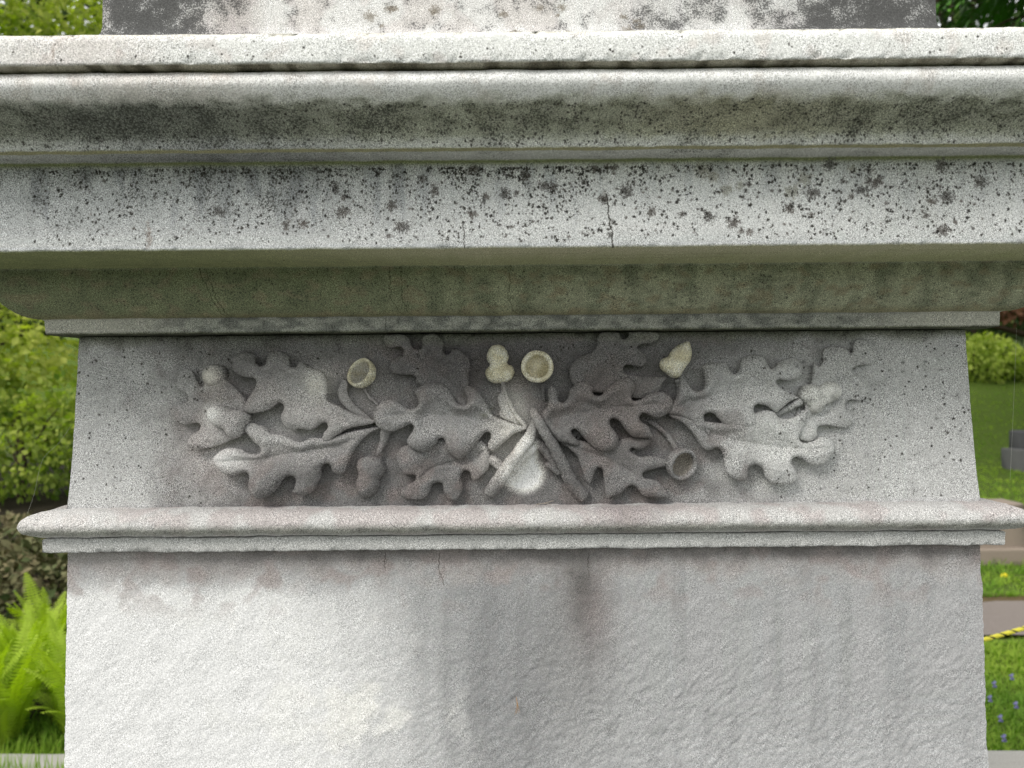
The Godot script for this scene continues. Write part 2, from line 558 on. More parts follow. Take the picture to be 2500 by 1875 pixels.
func tint_frieze(x: float, y: float) -> Color:
	var w := n2(x, y, 60.0, 3.0)
	var w2 := n2(x, y, 190.0, 17.0)
	var c := rgb(166, 166, 165, 98 + 10 * w2)
	# grime at the middle, soaked from the joint above
	var grime := smooth(-0.53, -0.30, x + 0.07 * w + 0.02 * w2) * smooth(0.36, 0.10, x + 0.07 * w)
	grime = maxf(grime, smooth(0.0, 0.055, y + 0.012 * w) * smooth(-0.5, -0.4, x) * smooth(0.5, 0.22, x) * 0.9)
	c = mixc(c, rgb(114, 111, 111, 104 + 14 * w2), grime)
	c = mixc(c, rgb(120, 107, 104, 100), grime * 0.9 * smooth(-0.05, 0.45, n2(x, y, 75.0, 40.0)))
	c = mixc(c, rgb(178, 162, 158, 100), 0.8 * blob(x, y, -0.38, -0.075, 0.05, 0.05))
	c = mixc(c, rgb(164, 154, 150, 100), 0.8 * blob(x, y, -0.25, -0.03, 0.1, 0.05))
	c = mixc(c, rgb(98, 96, 96, 118), 0.75 * blob(x, y, 0.17, 0.02, 0.09, 0.035))
	c = mixc(c, rgb(94, 88, 90, 116), 0.7 * blob(x, y, -0.06, 0.03, 0.10, 0.03))
	c = mixc(c, rgb(120, 106, 102, 98), 0.7 * blob(x, y, 0.12, -0.03, 0.05, 0.05))
	c = mixc(c, rgb(150, 150, 150, 92), 0.8 * blob(x, y, -0.10, -0.045, 0.11, 0.03))
	# pale stone of the lower right leaves and the clean patch below the crossed twigs
	c = mixc(c, rgb(190, 192, 187, 84), 0.75 * blob(x, y, 0.31, -0.07, 0.06, 0.035))
	c = mixc(c, rgb(178, 179, 178, 88), 0.7 * blob(x, y, 0.28, 0.0, 0.09, 0.03))
	c = mixc(c, rgb(246, 243, 230, 30), 3.2 * maxf(blob(x, y, 0.0, -0.110, 0.028, 0.026), blob(x, y, 0.004, -0.088, 0.016, 0.03)) - 1.0)
	c = mixc(c, rgb(206, 198, 182, 60), 0.9 * blob(x, y, -0.012, -0.045, 0.022, 0.04))
	c = mixc(c, rgb(190, 180, 170, 84), 0.7 * blob(x, y, -0.03, -0.09, 0.03, 0.035))
	c = mixc(c, rgb(168, 167, 165, 92), 0.75 * blob(x, y, -0.30, -0.06, 0.07, 0.028))
	c = mixc(c, rgb(160, 158, 156, 92), 0.7 * blob(x, y, -0.26, 0.0, 0.06, 0.03))
	c = mixc(c, rgb(206, 205, 198, 80), 0.9 * blob(x, y, -0.372, -0.033, 0.013, 0.013))  # pale highlight tinted onto the far left acorn tip
	c = mixc(c, rgb(204, 196, 176, 84), 0.85 * blob(x, y, -0.378, 0.012, 0.014, 0.014))
	c = mixc(c, rgb(204, 196, 176, 84), 0.8 * blob(x, y, -0.249, 0.001, 0.013, 0.018))
	c = mixc(c, rgb(198, 198, 195, 84), 0.8 * blob(x, y, -0.358, -0.088, 0.022, 0.014))
	# weathered top edge, plain ends
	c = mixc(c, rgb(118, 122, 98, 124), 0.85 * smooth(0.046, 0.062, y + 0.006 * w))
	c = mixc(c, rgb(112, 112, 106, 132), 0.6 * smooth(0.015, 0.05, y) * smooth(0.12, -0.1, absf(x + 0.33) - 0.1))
	c = mixc(c, rgb(180, 180, 180, 96), 0.6 * smooth(-0.40, -0.5, x) * smooth(0.03, -0.05, y))
	c = mixc(c, rgb(178, 179, 179, 98 + 22 * w2), 0.8 * smooth(0.38, 0.48, x) * smooth(0.06, 0.0, y))
	return Color(minf(c.r * 1.07, 1.0), minf(c.g * 1.07, 1.0), minf(c.b * 1.07, 1.0), c.a)

func tint_torus(x: float, s: float) -> Color:
	var w := n2(x, s, 70.0, 3.0)
	var w2 := n2(x, s, 200.0, 7.0)
	var c := rgb(190, 188, 186, 96 + 10 * w2)
	c = mixc(c, rgb(184, 170, 168, 96), 0.8 * smooth(-0.1, 0.45, w + 0.35 * blob(x, 0, -0.1, 0, 0.25, 9)))
	c = mixc(c, rgb(160, 146, 146, 104), 0.8 * blob(x, 0, 0.12, 0, 0.05, 9) * smooth(0.01, 0.03, s))
	c = mixc(c, rgb(204, 200, 196, 84), 0.7 * smooth(-0.42, -0.56, x))
	c = mixc(c, rgb(150, 152, 136, 122), 0.7 * smooth(0.052, 0.060, s) * smooth(0.074, 0.064, s))
	c = mixc(c, rgb(188, 189, 184, 98), smooth(0.068, 0.08, s))
	return c

func tint_pedestal(x: float, d: float) -> Color:
	# d: metres below the top
	var w := n2(x, d, 22.0, 3.0)
	var w2 := n2(x, d, 90.0, 12.0)
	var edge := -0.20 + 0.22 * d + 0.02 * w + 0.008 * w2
	var c := rgb(160, 161, 162, 82 + 10 * w2)
	c = mixc(c, rgb(138, 139, 141, 84), 0.8 * blob(x, d, -0.05 + 0.12 * d, 0.14, 0.07, 0.2))
	c = mixc(c, rgb(164, 165, 167, 78), smooth(0.1, 0.5, x) * 0.6)
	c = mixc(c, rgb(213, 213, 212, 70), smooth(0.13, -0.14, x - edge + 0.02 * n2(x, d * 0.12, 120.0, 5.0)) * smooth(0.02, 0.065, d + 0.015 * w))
	c = mixc(c, rgb(218, 216, 206, 78), 0.7 * smooth(0.15, 0.5, n2(x, d, 40.0, 50.0)) * blob(x, d, -0.20, 0.2, 0.1, 0.07))
	c = mixc(c, rgb(178, 179, 181, 76), 0.6 * smooth(0.18, 0.30, d) * smooth(0.0, 0.2, x))
	# damp, rosy streaks below the joint
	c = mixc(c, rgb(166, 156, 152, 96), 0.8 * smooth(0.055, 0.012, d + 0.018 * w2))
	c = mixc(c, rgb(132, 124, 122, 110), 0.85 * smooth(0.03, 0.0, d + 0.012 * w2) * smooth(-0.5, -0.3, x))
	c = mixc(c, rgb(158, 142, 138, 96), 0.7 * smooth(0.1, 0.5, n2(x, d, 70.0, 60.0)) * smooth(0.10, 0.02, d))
	c = mixc(c, rgb(108, 106, 102, 128), 0.95 * blob(x, d, 0.070, 0.055, 0.022, 0.045))
	c = mixc(c, rgb(138, 120, 118, 110), 0.8 * blob(x, d, 0.080, 0.085, 0.025, 0.05))
	c = mixc(c, rgb(136, 135, 134, 100), 0.6 * blob(x, d, 0.06, 0.13, 0.045, 0.10))
	c = mixc(c, Color(c.r * 0.9, c.g * 0.9, c.b * 0.9, c.a), 0.4 * smooth(0.0, 0.6, n2(x, d * 0.10, 110.0, 27.0)) * smooth(-0.3, -0.05, x))
	return c

func tint_shaft(x: float, y: float) -> Color:
	var w := n2(x, y, 50.0, 3.0)
	var w2 := n2(x, y, 160.0, 9.0)
	var c := mixc(rgb(206, 205, 203, 104 + 16 * w2), rgb(198, 188, 185, 116), smooth(-0.1, 0.4, w + 0.25) * 0.8)
	c = mixc(c, rgb(170, 170, 170, 168), blob(x, 0, -0.47, 0, 0.075, 9) * 1.1)
	c = mixc(c, rgb(176, 164, 160, 128), 0.8 * blob(x, 0, -0.36, 0, 0.035, 9))
	c = mixc(c, rgb(164, 164, 164, 162), smooth(0.24, 0.42, x + 0.05 * w))
	c = mixc(c, rgb(190, 190, 190, 130), 0.8 * blob(x, 0, 0.20, 0, 0.08, 9))
	return c

# ------------------------------------------------------------------ carved leaves
const CROPS := [Vector2(400, 780), Vector2(840, 780), Vector2(1240, 780), Vector2(1600, 780)]
const ZOOM := 3.6065

func spot(crop: int, x: float, y: float) -> Vector2:
	var o: Vector2 = CROPS[crop]
	return o + Vector2(x, y) / ZOOM

# A leaf cut in high relief. out: outline; rib: midrib; all as measured on the frieze in photo pixels.
# edge: height of the rim over the block; swell: how far the blade swells inside; valley: depth along the midrib; ends: extra height at [start, end] of the rib
func carve(crop: int, flat: Array, ribs: Array, edge: float, swell: float, valley: float, ends: Array, under := 6.0, vwid := 26.0, sink := Vector3.ZERO, dome := 0.0, cell := 2.4) -> ArrayMesh:
	if dome <= 0.0:
		edge *= 1.85
		swell *= 1.6
		valley *= 1.7
		under *= 1.9
		vwid *= 1.35
	var pts := []
	for k in range(0, flat.size(), 2):
		var q := spot(crop, flat[k], flat[k + 1])
		pts.append(Vector3(q.x, q.y, 0))
	var line := spline(pts, 5, true)
	var rib := []
	for k in range(0, ribs.size(), 2):
		var q := spot(crop, ribs[k], ribs[k + 1])
		rib.append(Vector3(q.x, q.y, 0))
	var rl := spline(rib, 4)
	var lo := Vector2(1e9, 1e9)
	var hi := Vector2(-1e9, -1e9)
	for p in line:
		lo = lo.min(Vector2(p.x, p.y))
		hi = hi.max(Vector2(p.x, p.y))
	lo -= Vector2.ONE * cell * 6.0
	hi += Vector2.ONE * cell * 6.0
	var W := int((hi.x - lo.x) / cell) + 1
	var H := int((hi.y - lo.y) / cell) + 1
	var d := PackedFloat32Array()
	d.resize(W * H)
	d.fill(1e6)
	var band := 6.0 * cell
	var n := line.size()
	for k in n:
		var a := Vector2(line[k].x, line[k].y)
		var b := Vector2(line[(k + 1) % n].x, line[(k + 1) % n].y)
		var x0 := maxi(0, int((minf(a.x, b.x) - band - lo.x) / cell))
		var x1 := mini(W - 1, int((maxf(a.x, b.x) + band - lo.x) / cell) + 1)
		var y0 := maxi(0, int((minf(a.y, b.y) - band - lo.y) / cell))
		var y1 := mini(H - 1, int((maxf(a.y, b.y) + band - lo.y) / cell) + 1)
		var ab := b - a
		var l2 := maxf(ab.length_squared(), 1e-9)
		for y in range(y0, y1 + 1):
			for x in range(x0, x1 + 1):
				var p := lo + Vector2(x, y) * cell - a
				var t := clampf(p.dot(ab) / l2, 0.0, 1.0)
				var q := (p - ab * t).length()
				if q < d[y * W + x]:
					d[y * W + x] = q
	# spread the distance inwards
	var dg := cell * 1.4142
	for y in range(1, H):
		for x in range(1, W - 1):
			var i := y * W + x
			d[i] = minf(minf(d[i], d[i - 1] + cell), minf(d[i - W] + cell, minf(d[i - W - 1] + dg, d[i - W + 1] + dg)))
	for y in range(H - 2, -1, -1):
		for x in range(W - 2, 0, -1):
			var i := y * W + x
			d[i] = minf(minf(d[i], d[i + 1] + cell), minf(d[i + W] + cell, minf(d[i + W + 1] + dg, d[i + W - 1] + dg)))
	# outside is negative
	for y in H:
		var py := lo.y + y * cell
		var xs := []
		for k in n:
			var a := line[k]
			var b := line[(k + 1) % n]
			if (a.y <= py) != (b.y <= py):
				xs.append(a.x + (b.x - a.x) * (py - a.y) / (b.y - a.y))
		xs.sort()
		var k := 0
		for x in W:
			var px := lo.x + x * cell
			while k < xs.size() and xs[k] < px:
				k += 1
			if k % 2 == 0:
				d[y * W + x] = -d[y * W + x]
	for y in H:
		for x in W:
			d[y * W + x] += 0.9 * nz2.get_noise_2d((lo.x + x * cell) * 4.0, (lo.y + y * cell) * 4.0)
	# a softened copy of the distance: it shapes the blade without ridges along the medial axis
	var sd := d.duplicate()
	for pass_ in 9:
		var src := sd.duplicate()
		for y in range(2, H - 2):
			for x in range(2, W - 2):
				var i := y * W + x
				if d[i] > 0.0:
					sd[i] = (src[i] * 2.0 + src[i - 2] + src[i + 2] + src[i - 2 * W] + src[i + 2 * W]) / 6.0
	var skirt := 5.0 * cell
	var id := PackedInt32Array()
	id.resize(W * H)
	id.fill(-1)
	var v := PackedVector3Array()
	var uv := PackedVector2Array()
	var idx := PackedInt32Array()
	var rho := 3.6
	var total := maxf(1.0, rl.size() - 1.0)
	for y in H:
		for x in W:
			var i := y * W + x
			var dd := d[i]
			if dd < -skirt:
				continue
			var p := lo + Vector2(x, y) * cell
			var drop := 0.0
			var inside := maxf(sd[i], 0.0) if dd > 0.0 else 0.0
			if dd < 0.0 and x > 0 and y > 0 and x < W - 1 and y < H - 1:
				var g := Vector2(d[i + 1] - d[i - 1], d[i + W] - d[i - W])
				g = g.normalized()
				drop = minf(-dd / (4.0 * cell), 1.0)
				p += g * (-dd + under * smoothstep(0.0, 0.8, drop))
			# where along the rib, how far from it
			var best := 1e9
			var along := 0.0
			var sgn := 1.0
			for k in rl.size() - 1:
				var a := Vector2(rl[k].x, rl[k].y)
				var ab := Vector2(rl[k + 1].x, rl[k + 1].y) - a
				var t := clampf((p - a).dot(ab) / maxf(ab.length_squared(), 1e-9), 0.0, 1.0)
				var q := (p - a - ab * t).length_squared()
				if q < best:
					best = q
					along = (k + t) / total
			var m := sqrt(best)
			var h := edge + lerpf(ends[0], ends[1], along)
			h += swell * (1.0 - exp(-inside / 17.0))
			h -= valley * exp(-(m * m) / (vwid * vwid)) * smoothstep(6.0, 30.0, inside) * smoothstep(1.0, 0.7, along)
			# side ribs: soft folds that run out into the lobes
			if dome > 0.0:
				var q := minf(inside / dome, 1.0)
				h += dome * 0.95 * sqrt(1.0 - (1.0 - q) * (1.0 - q))
			h += (2.2 if dome <= 0.0 else 0.0) * sin(along * 17.0 + m * 0.05) * smoothstep(10.0, 30.0, m) * smoothstep(2.0, 16.0, inside)
			h += 1.1 * nz2.get_noise_2d(p.x * 1.6, p.y * 1.6) + 0.5 * nz2.get_noise_2d(p.x * 8.0, p.y * 8.0)
			h -= 3.2 * exp(-(m * m) / 22.0) * smoothstep(4.0, 16.0, inside) * (1.0 if valley > 1.0 else 0.0)
			h += sink.z * smoothstep(sink.x, sink.y, p.x)
			if dd < rho and dd >= 0.0:
				var e := 1.0 - dd / rho
				h -= rho * 0.8 * (1.0 - sqrt(maxf(0.0, 1.0 - e * e)))
			if dd < 0.0:
				h = lerpf(h - rho * 0.8, -4.0, drop)
			id[i] = v.size()
			var metres := h * 0.0005
			var s := sight(p.x, p.y)
			var yy := s.y * DIST
			var z := frieze_z(yy) + edge * 0.0005
			var X := CAMX + s.x * (DIST - z)
			var Y := s.y * (DIST - z)
			v.append(Vector3(X, EYE + Y, frieze_z(Y) + metres))
			uv.append(Vector2(tex_u(X), (FRIEZE_TOP - Y) / FRIEZE_TALL))
	for y in H - 1:
		for x in W - 1:
			var i := y * W + x
			var a := id[i]
			var b := id[i + 1]
			var c := id[i + W]
			var e := id[i + W + 1]
			if a < 0 or b < 0 or c < 0 or e < 0:
				continue
			if maxf(maxf(d[i], d[i + 1]), maxf(d[i + W], d[i + W + 1])) < -4.2 * cell:
				continue
			idx.append_array([a, b, c, b, e, c])
	return build_mesh(v, idx, uv)

const FRIEZE_TOP := 0.070
const FRIEZE_TALL := 0.2875

# a point on the frieze h pixels proud of the block
func on_frieze(crop: int, x: float, y: float, h: float) -> Vector3:
	var p := spot(crop, x, y)
	var s := sight(p.x, p.y)
	var z := frieze_z(s.y * DIST) + h * 0.0005
	return Vector3(CAMX + s.x * (DIST - z), EYE + s.y * (DIST - z), z)

func twig(crop: int, flat: Array, radii: Array, rough := 0.0012) -> ArrayMesh:
	var pts := []
	for k in range(0, flat.size(), 3):
		pts.append(on_frieze(crop, flat[k], flat[k + 1], flat[k + 2] * 1.3))
	var rr := []
	for r: float in radii:
		rr.append(r / ZOOM * 0.0005)
	var tb := tube(spline(pts, 8), rr, 16, rough)
	return planar(tb)

func planar(tb: ArrayMesh) -> ArrayMesh:
	var arr := tb.surface_get_arrays(0)
	var v: PackedVector3Array = arr[Mesh.ARRAY_VERTEX]
	var uv := PackedVector2Array()
	for q in v:
		uv.append(Vector2(tex_u(q.x), (FRIEZE_TOP - (q.y - EYE)) / FRIEZE_TALL))
	arr[Mesh.ARRAY_TEX_UV] = uv
	var m := ArrayMesh.new()
	m.add_surface_from_arrays(Mesh.PRIMITIVE_TRIANGLES, arr)
	return m

func cup(crop: int, c: Vector3, r: float, face: Vector3, deep := 0.6, rim := 0.24, inner := Color.WHITE, groove := 0.0) -> ArrayMesh:
	# an empty acorn cup whose mouth looks along face
	var at := on_frieze(crop, c.x, c.y, c.z)
	var f := face.normalized()
	var sx := f.cross(Vector3(0.1, 1, 0)).normalized()
	var t := Transform3D(Basis(sx, f.cross(sx), f), at)
	var R := r / ZOOM * 0.0005
	var p := []
	for k in 13:
		var u := k / 12.0
		p.append(Vector2(R * sin(u * PI / 2 * 1.08), -R * (0.95 * cos(u * PI / 2 * 1.08))))
	for k in range(1, 9):
		var u := PI * k / 8.0
		p.append(Vector2(R * (1.0 - rim / 2 + rim / 2 * cos(u)), R * (0.12 + rim / 2 * sin(u))))
	var tones := []
	for k in p.size():
		tones.append(Color.WHITE)
	for k in range(1, 13):
		var u := k / 12.0
		p.append(Vector2(R * (1.0 - rim) * cos(u * PI / 2), R * (0.1 - deep * sin(u * PI / 2) - groove * sin(PI * minf(u * 1.3, 1.0)))))
		tones.append(Color.WHITE.lerp(inner, smoothstep(0.0, 0.25, u)))  # bowl toned darker so the hollow reads: painted shade along with dirt
	return planar(lathe(p, 48, t, 0.03, c, tones))

# ------------------------------------------------------------------ plain materials
func plain(c: Color, rough := 0.9, back := Color.BLACK) -> StandardMaterial3D:
	var m := StandardMaterial3D.new()
	m.albedo_color = c.linear_to_srgb()
	m.roughness = rough
	m.metallic_specular = 0.3
	m.vertex_color_use_as_albedo = true
	if back != Color.BLACK:
		m.backlight_enabled = true
		m.backlight = back
		m.cull_mode = BaseMaterial3D.CULL_DISABLED
	return m

func noise_tex(freq: float, oct: int, c0: Color, c1: Color, sd: int, size := 512, seamless := true) -> NoiseTexture2D:
	var f := FastNoiseLite.new()
	f.seed = sd
	f.noise_type = FastNoiseLite.TYPE_SIMPLEX
	f.frequency = freq
	f.fractal_octaves = oct
	f.fractal_gain = 0.65
	var t := NoiseTexture2D.new()
	t.width = size
	t.height = size
	t.seamless = seamless
	t.noise = f
	var g := Gradient.new()
	g.set_color(0, c0)
	g.set_color(1, c1)
	t.color_ramp = g
	return t

func rock(c0: Color, c1: Color, sd: int, scale: float, relief := 0.05) -> StandardMaterial3D:
	var m := StandardMaterial3D.new()
	m.albedo_texture = noise_tex(0.06, 4, c0, c1, sd)
	m.uv1_triplanar = true
	m.uv1_scale = Vector3.ONE * scale
	m.roughness = 0.92
	m.metallic_specular = 0.25
	m.heightmap_enabled = true
	m.heightmap_texture = noise_tex(0.12, 4, Color.BLACK, Color.WHITE, sd + 5)
	m.heightmap_scale = relief
	return m

# ------------------------------------------------------------------ plants
func leaf_mesh(l: float, w: float, fold := 0.25) -> ArrayMesh:
	var v := PackedVector3Array([Vector3(0, 0, 0), Vector3(-w * 0.42, l * 0.3, fold * w * 0.4), Vector3(w * 0.42, l * 0.3, fold * w * 0.4), Vector3(-w * 0.5, l * 0.55, fold * w * 0.45 - l * 0.03), Vector3(w * 0.5, l * 0.55, fold * w * 0.45 - l * 0.03), Vector3(0, l, -l * 0.12), Vector3(0, l * 0.45, -0.01 * l)])
	return build_mesh(v, PackedInt32Array([0, 1, 6, 0, 6, 2, 1, 3, 6, 2, 6, 4, 3, 5, 6, 4, 6, 5]))

# a crown of leaves: lobes are [centre, radii, leaves]
func foliage(lobes: Array, mesh: Mesh, mat: Material, size: Vector2, dark: Color, light: Color, parent: Node, called := "crown", droop := 0.3, shell := 0.3, gaps := -0.12) -> void:
	var xf := []
	var cols := []
	for L in lobes:
		var c: Vector3 = L[0]
		var r: Vector3 = L[1]
		for k in int(L[2]):
			var u := Vector3(rng.randfn(), rng.randfn(), rng.randfn()).normalized()
			var q := pow(rng.randf(), shell)
			var p := c + u * r * q
			# ragged clumps: thin out where the noise is low
			var cl := nz2.get_noise_3d(p.x * 110.0, p.y * 140.0, p.z * 110.0)
			if cl < gaps and rng.randf() < 0.9:
				continue
			var out := (u + Vector3(rng.randfn(), rng.randfn(), rng.randfn()) * 0.6 + Vector3(0, -droop, 0)).normalized()
			var sx := out.cross(Vector3(rng.randfn(), rng.randfn() + 0.5, rng.randfn())).normalized()
			var b := Basis(sx, out, sx.cross(out))
			var s := rng.randf_range(size.x * 0.75, size.y * 1.15)
			xf.append(Transform3D(b.scaled(Vector3.ONE * s), p))
			var tone := clampf(0.5 + 0.9 * nz2.get_noise_3d(p.x * 60.0, p.y * 60.0, p.z * 60.0) + rng.randf_range(-0.3, 0.3), 0.0, 1.0)
			cols.append(dark.lerp(light, tone))
	many(called, mesh, mat, xf, cols, parent)

func limb(pts: Array, r0: float, r1: float) -> ArrayMesh:
	return tube(spline(pts, 6), [r0, lerpf(r0, r1, 0.55), r1], 10, r0 * 0.25)

func frond_mesh(len: float, lean: float, wid: float, sd: int) -> ArrayMesh:
	var v := PackedVector3Array()
	var idx := PackedInt32Array()
	var col := PackedColorArray()
	var n := 34
	var r := RandomNumberGenerator.new()
	r.seed = sd
	var spine := []
	var p := Vector3.ZERO
	var ang := 1.42
	for k in n + 1:
		spine.append(p)
		var t := float(k) / n
		ang = 1.42 - lean * pow(t, 1.7)
		p += Vector3(cos(ang), sin(ang), 0) * (len / n)
	for k in n:
		# rachis
		var a: Vector3 = spine[k]
		var b: Vector3 = spine[k + 1]
		var rw := 0.0035 * (1.0 - 0.8 * k / n)
		var s := v.size()
		v.append_array([a + Vector3(0, 0, -rw), a + Vector3(0, 0, rw), b + Vector3(0, 0, -rw * 0.95), b + Vector3(0, 0, rw * 0.95)])
		for q in 4:
			col.append(Color(0.75, 0.8, 0.4))
		idx.append_array([s, s + 1, s + 2, s + 1, s + 3, s + 2])
		var t := float(k) / n
		if t < 0.08:
			continue
		var l := wid * pow(sin(PI * pow(clampf((t - 0.03) / 0.97, 0.0, 1.0), 0.75)), 0.7) + 0.004
		var dirp := (b - a).normalized()
		var nrm := Vector3(-dirp.y, dirp.x, 0)
		for side: float in [-1.0, 1.0]:
			var tip := Vector3(0, 0, side) * 0.93 + dirp * 0.36 + nrm * (0.10 + r.randf_range(-0.12, 0.12)) - Vector3(0, 0.12 + 0.15 * t, 0)
			var pw := len / n * 0.44
			# pinna: a toothed narrow blade of five steps
			var steps := 5
			var base := v.size()
			for q in steps + 1:
				var f := float(q) / steps
				var c := a + tip * l * f - Vector3(0, 0.05 * l * f * f, 0)
				var ww := pw * (1.0 - pow(f, 2.2)) * (1.0 if q % 2 == 0 else 0.72)
				v.append_array([c - dirp * ww, c + dirp * ww])
				var tone := 0.85 + 0.25 * f
				col.append_array([Color(tone, tone, tone), Color(tone, tone, tone)])
			for q in steps:
				var i0 := base + q * 2
				idx.append_array([i0, i0 + 1, i0 + 2, i0 + 1, i0 + 3, i0 + 2])
	return build_mesh(v, idx, PackedVector2Array(), col)

func tuft_mesh(n: int, h: float, spread: float, sd: int) -> ArrayMesh:
	var v := PackedVector3Array()
	var idx := PackedInt32Array()
	var r := RandomNumberGenerator.new()
	r.seed = sd
	for k in n:
		var a := r.randf() * TAU
		var d := Vector3(cos(a), 0, sin(a))
		var w := Vector3(-d.z, 0, d.x) * 0.0022
		var hh := h * r.randf_range(0.55, 1.1)
		var o := d * r.randf() * spread * 0.4
		var lean := r.randf_range(0.2, 1.0) * spread
		var s := v.size()
		v.append_array([o - w, o + w, o + d * lean * 0.3 + Vector3(0, hh * 0.6, 0) - w * 0.8, o + d * lean * 0.3 + Vector3(0, hh * 0.6, 0) + w * 0.8, o + d * lean + Vector3(0, hh, 0)])
		idx.append_array([s, s + 1, s + 2, s + 1, s + 3, s + 2, s + 2, s + 3, s + 4])
	return build_mesh(v, idx)

func ground_y(x: float, z: float) -> float:
	var hill := 2.3 * smoothstep(-11.6, -20.0, z) + 5.0 * smoothstep(-24.0, -70.0, z)
	var bank := 0.35 * smoothstep(-4.6, -7.0, z) * smoothstep(1.0, -3.0, x)
	return hill + bank + 0.04 * nz2.get_noise_2d(x * 6.0, z * 6.0) * smoothstep(-4.5, -7.0, z)

# ------------------------------------------------------------------ the scene
func _ready() -> void:
	var cam := Camera3D.new()
	cam.name = "camera"
	var ca := CameraAttributesPhysical.new()
	ca.frustum_focal_length = 24.064
	ca.frustum_focus_distance = 0.88
	ca.exposure_aperture = 6.4
	cam.attributes = ca
	cam.position = Vector3(CAMX, EYE, DIST)
	cam.rotation.z = -ROLL
	cam.fov = rad_to_deg(2.0 * atan(937.5 / LENS))
	cam.near = 0.02
	cam.far = 400.0
	add_child(cam)
	cam.current = true

	var env := Environment.new()
	env.background_mode = Environment.BG_SKY
	var sm := ProceduralSkyMaterial.new()
	sm.sky_top_color = Color(0.975, 0.985, 0.995)
	sm.sky_horizon_color = Color(0.775, 0.78, 0.78)
	sm.sky_curve = 0.6
	sm.ground_bottom_color = Color(0.25, 0.28, 0.2)
	sm.ground_horizon_color = Color(0.4, 0.43, 0.36)
	sm.sun_angle_max = 10.0
	sm.sky_energy_multiplier = 0.84
	var sky := Sky.new()
	sky.sky_material = sm
	env.sky = sky
	env.tonemap_mode = Environment.TONE_MAPPER_LINEAR
	env.tonemap_exposure = 2.6
	env.sdfgi_enabled = true
	env.ssao_enabled = true
	env.ssil_enabled = true
	var we := WorldEnvironment.new()
	we.name = "world_environment"
	we.environment = env
	add_child(we)
	var sun := DirectionalLight3D.new()
	sun.name = "sun"
	sun.light_energy = 0.36
	sun.light_color = Color(1.0, 0.985, 0.96)
	sun.light_angular_distance = 26.0
	sun.shadow_enabled = true
	sun.rotation_degrees = Vector3(-45, -40, 0)
	add_child(sun)

	nz.seed = 5
	nz.noise_type = FastNoiseLite.TYPE_SIMPLEX
	nz.frequency = 0.02
	nz.fractal_octaves = 2
	nz2.seed = 9
	nz2.noise_type = FastNoiseLite.TYPE_SIMPLEX
	nz2.frequency = 0.02
	nz2.fractal_octaves = 3
	rng.seed = 4242

	make_noise()
	ground()
	monument()
	background()
	small_things()

# ------------------------------------------------------------------ ground
func structure(called: String, mesh: Mesh, mat: Material) -> void:
	var o := part(called, mesh, mat, self)
	o.set_meta("kind", "structure")

func ground() -> void:
	var v := PackedVector3Array()
	var idx := PackedInt32Array()
	var col := PackedColorArray()
	var nx := 150
	var nzz := 150
	for j in nzz + 1:
		var tz := float(j) / nzz
		var z := 8.0 - 98.0 * pow(tz, 1.6)
		for i in nx + 1:
			var tx := 2.0 * i / nx - 1.0
			var x := 90.0 * tx * absf(tx)
			v.append(Vector3(x, ground_y(x, z), z))
			var soil := smoothstep(-0.8, -1.5, x) * smoothstep(-1.9, -2.2, z) * smoothstep(-14.0, -10.0, z)
			soil = maxf(soil, smoothstep(2.2, 2.6, x + 0.2 * sin(z * 3.0)) * 0.0)
			var g := Color(0.13, 0.20, 0.035).lerp(Color(0.05, 0.042, 0.028), soil)
			col.append(g)
	for j in nzz:
		for i in nx:
			var a := j * (nx + 1) + i
			var b := a + nx + 1
			idx.append_array([a, b, a + 1, a + 1, b, b + 1])
	var m := rock(Color(0.62, 0.62, 0.6), Color(1, 1, 1), 61, 0.9, 1.5)
	m.vertex_color_use_as_albedo = true
	m.uv1_world_triplanar = true
	structure("lawn", build_mesh(v, idx, PackedVector2Array(), col), m)
	var av := PackedVector3Array()
	var ai := PackedInt32Array()
	for j in 2:
		for i in 61:
			var x := -4.5 + 0.15 * i
			av.append(Vector3(x, 0.02, (3.6 + 0.06 * sin(x * 4.0)) if j == 0 else (-0.25 + 0.03 * sin(x * 9.0))))
	for i in 60:
		ai.append_array([i, i + 61, i + 1, i + 1, i + 61, i + 62])
	structure("added_bounce_gravel", build_mesh(av, ai), rock(Color(0.44, 0.44, 0.44), Color(0.58, 0.58, 0.58), 75, 2.0, 0.8))  # gravel added out of view, to bounce neutral light onto the stone
	# the asphalt path behind the monument, its dirt verges
	var pv := PackedVector3Array()
	var pi := PackedInt32Array()
	for i in 121:
		var x := -1.0 + 0.2 * i
		var w := 0.03 * sin(x * 5.1) + 0.02 * sin(x * 13.0)
		pv.append_array([Vector3(x, 0.03, -3.52 + w), Vector3(x, 0.045, -3.84), Vector3(x, 0.03, -4.16 + w * 0.8)])
	for i in 120:
		for k in 2:
			var a := i * 3 + k
			pi.append_array([a, a + 3, a + 1, a + 1, a + 3, a + 4])
	structure("path", build_mesh(pv, pi), rock(Color(0.44, 0.41, 0.39), Color(0.58, 0.54, 0.51), 71, 3.0, 0.4))
	var dv := PackedVector3Array()
	var di := PackedInt32Array()
	for i in 121:
		var x := -1.0 + 0.2 * i
		var w := 0.03 * sin(x * 4.1) + 0.03 * sin(x * 11.0)
		dv.append_array([Vector3(x, 0.022, -4.05), Vector3(x, 0.022, -4.40 + w)])
	for i in 120:
		var a := i * 2
		di.append_array([a, a + 2, a + 1, a + 1, a + 2, a + 3])
	structure("path_verge", build_mesh(dv, di), rock(Color(0.34, 0.29, 0.20), Color(0.48, 0.42, 0.30), 73, 4.0, 0.6))

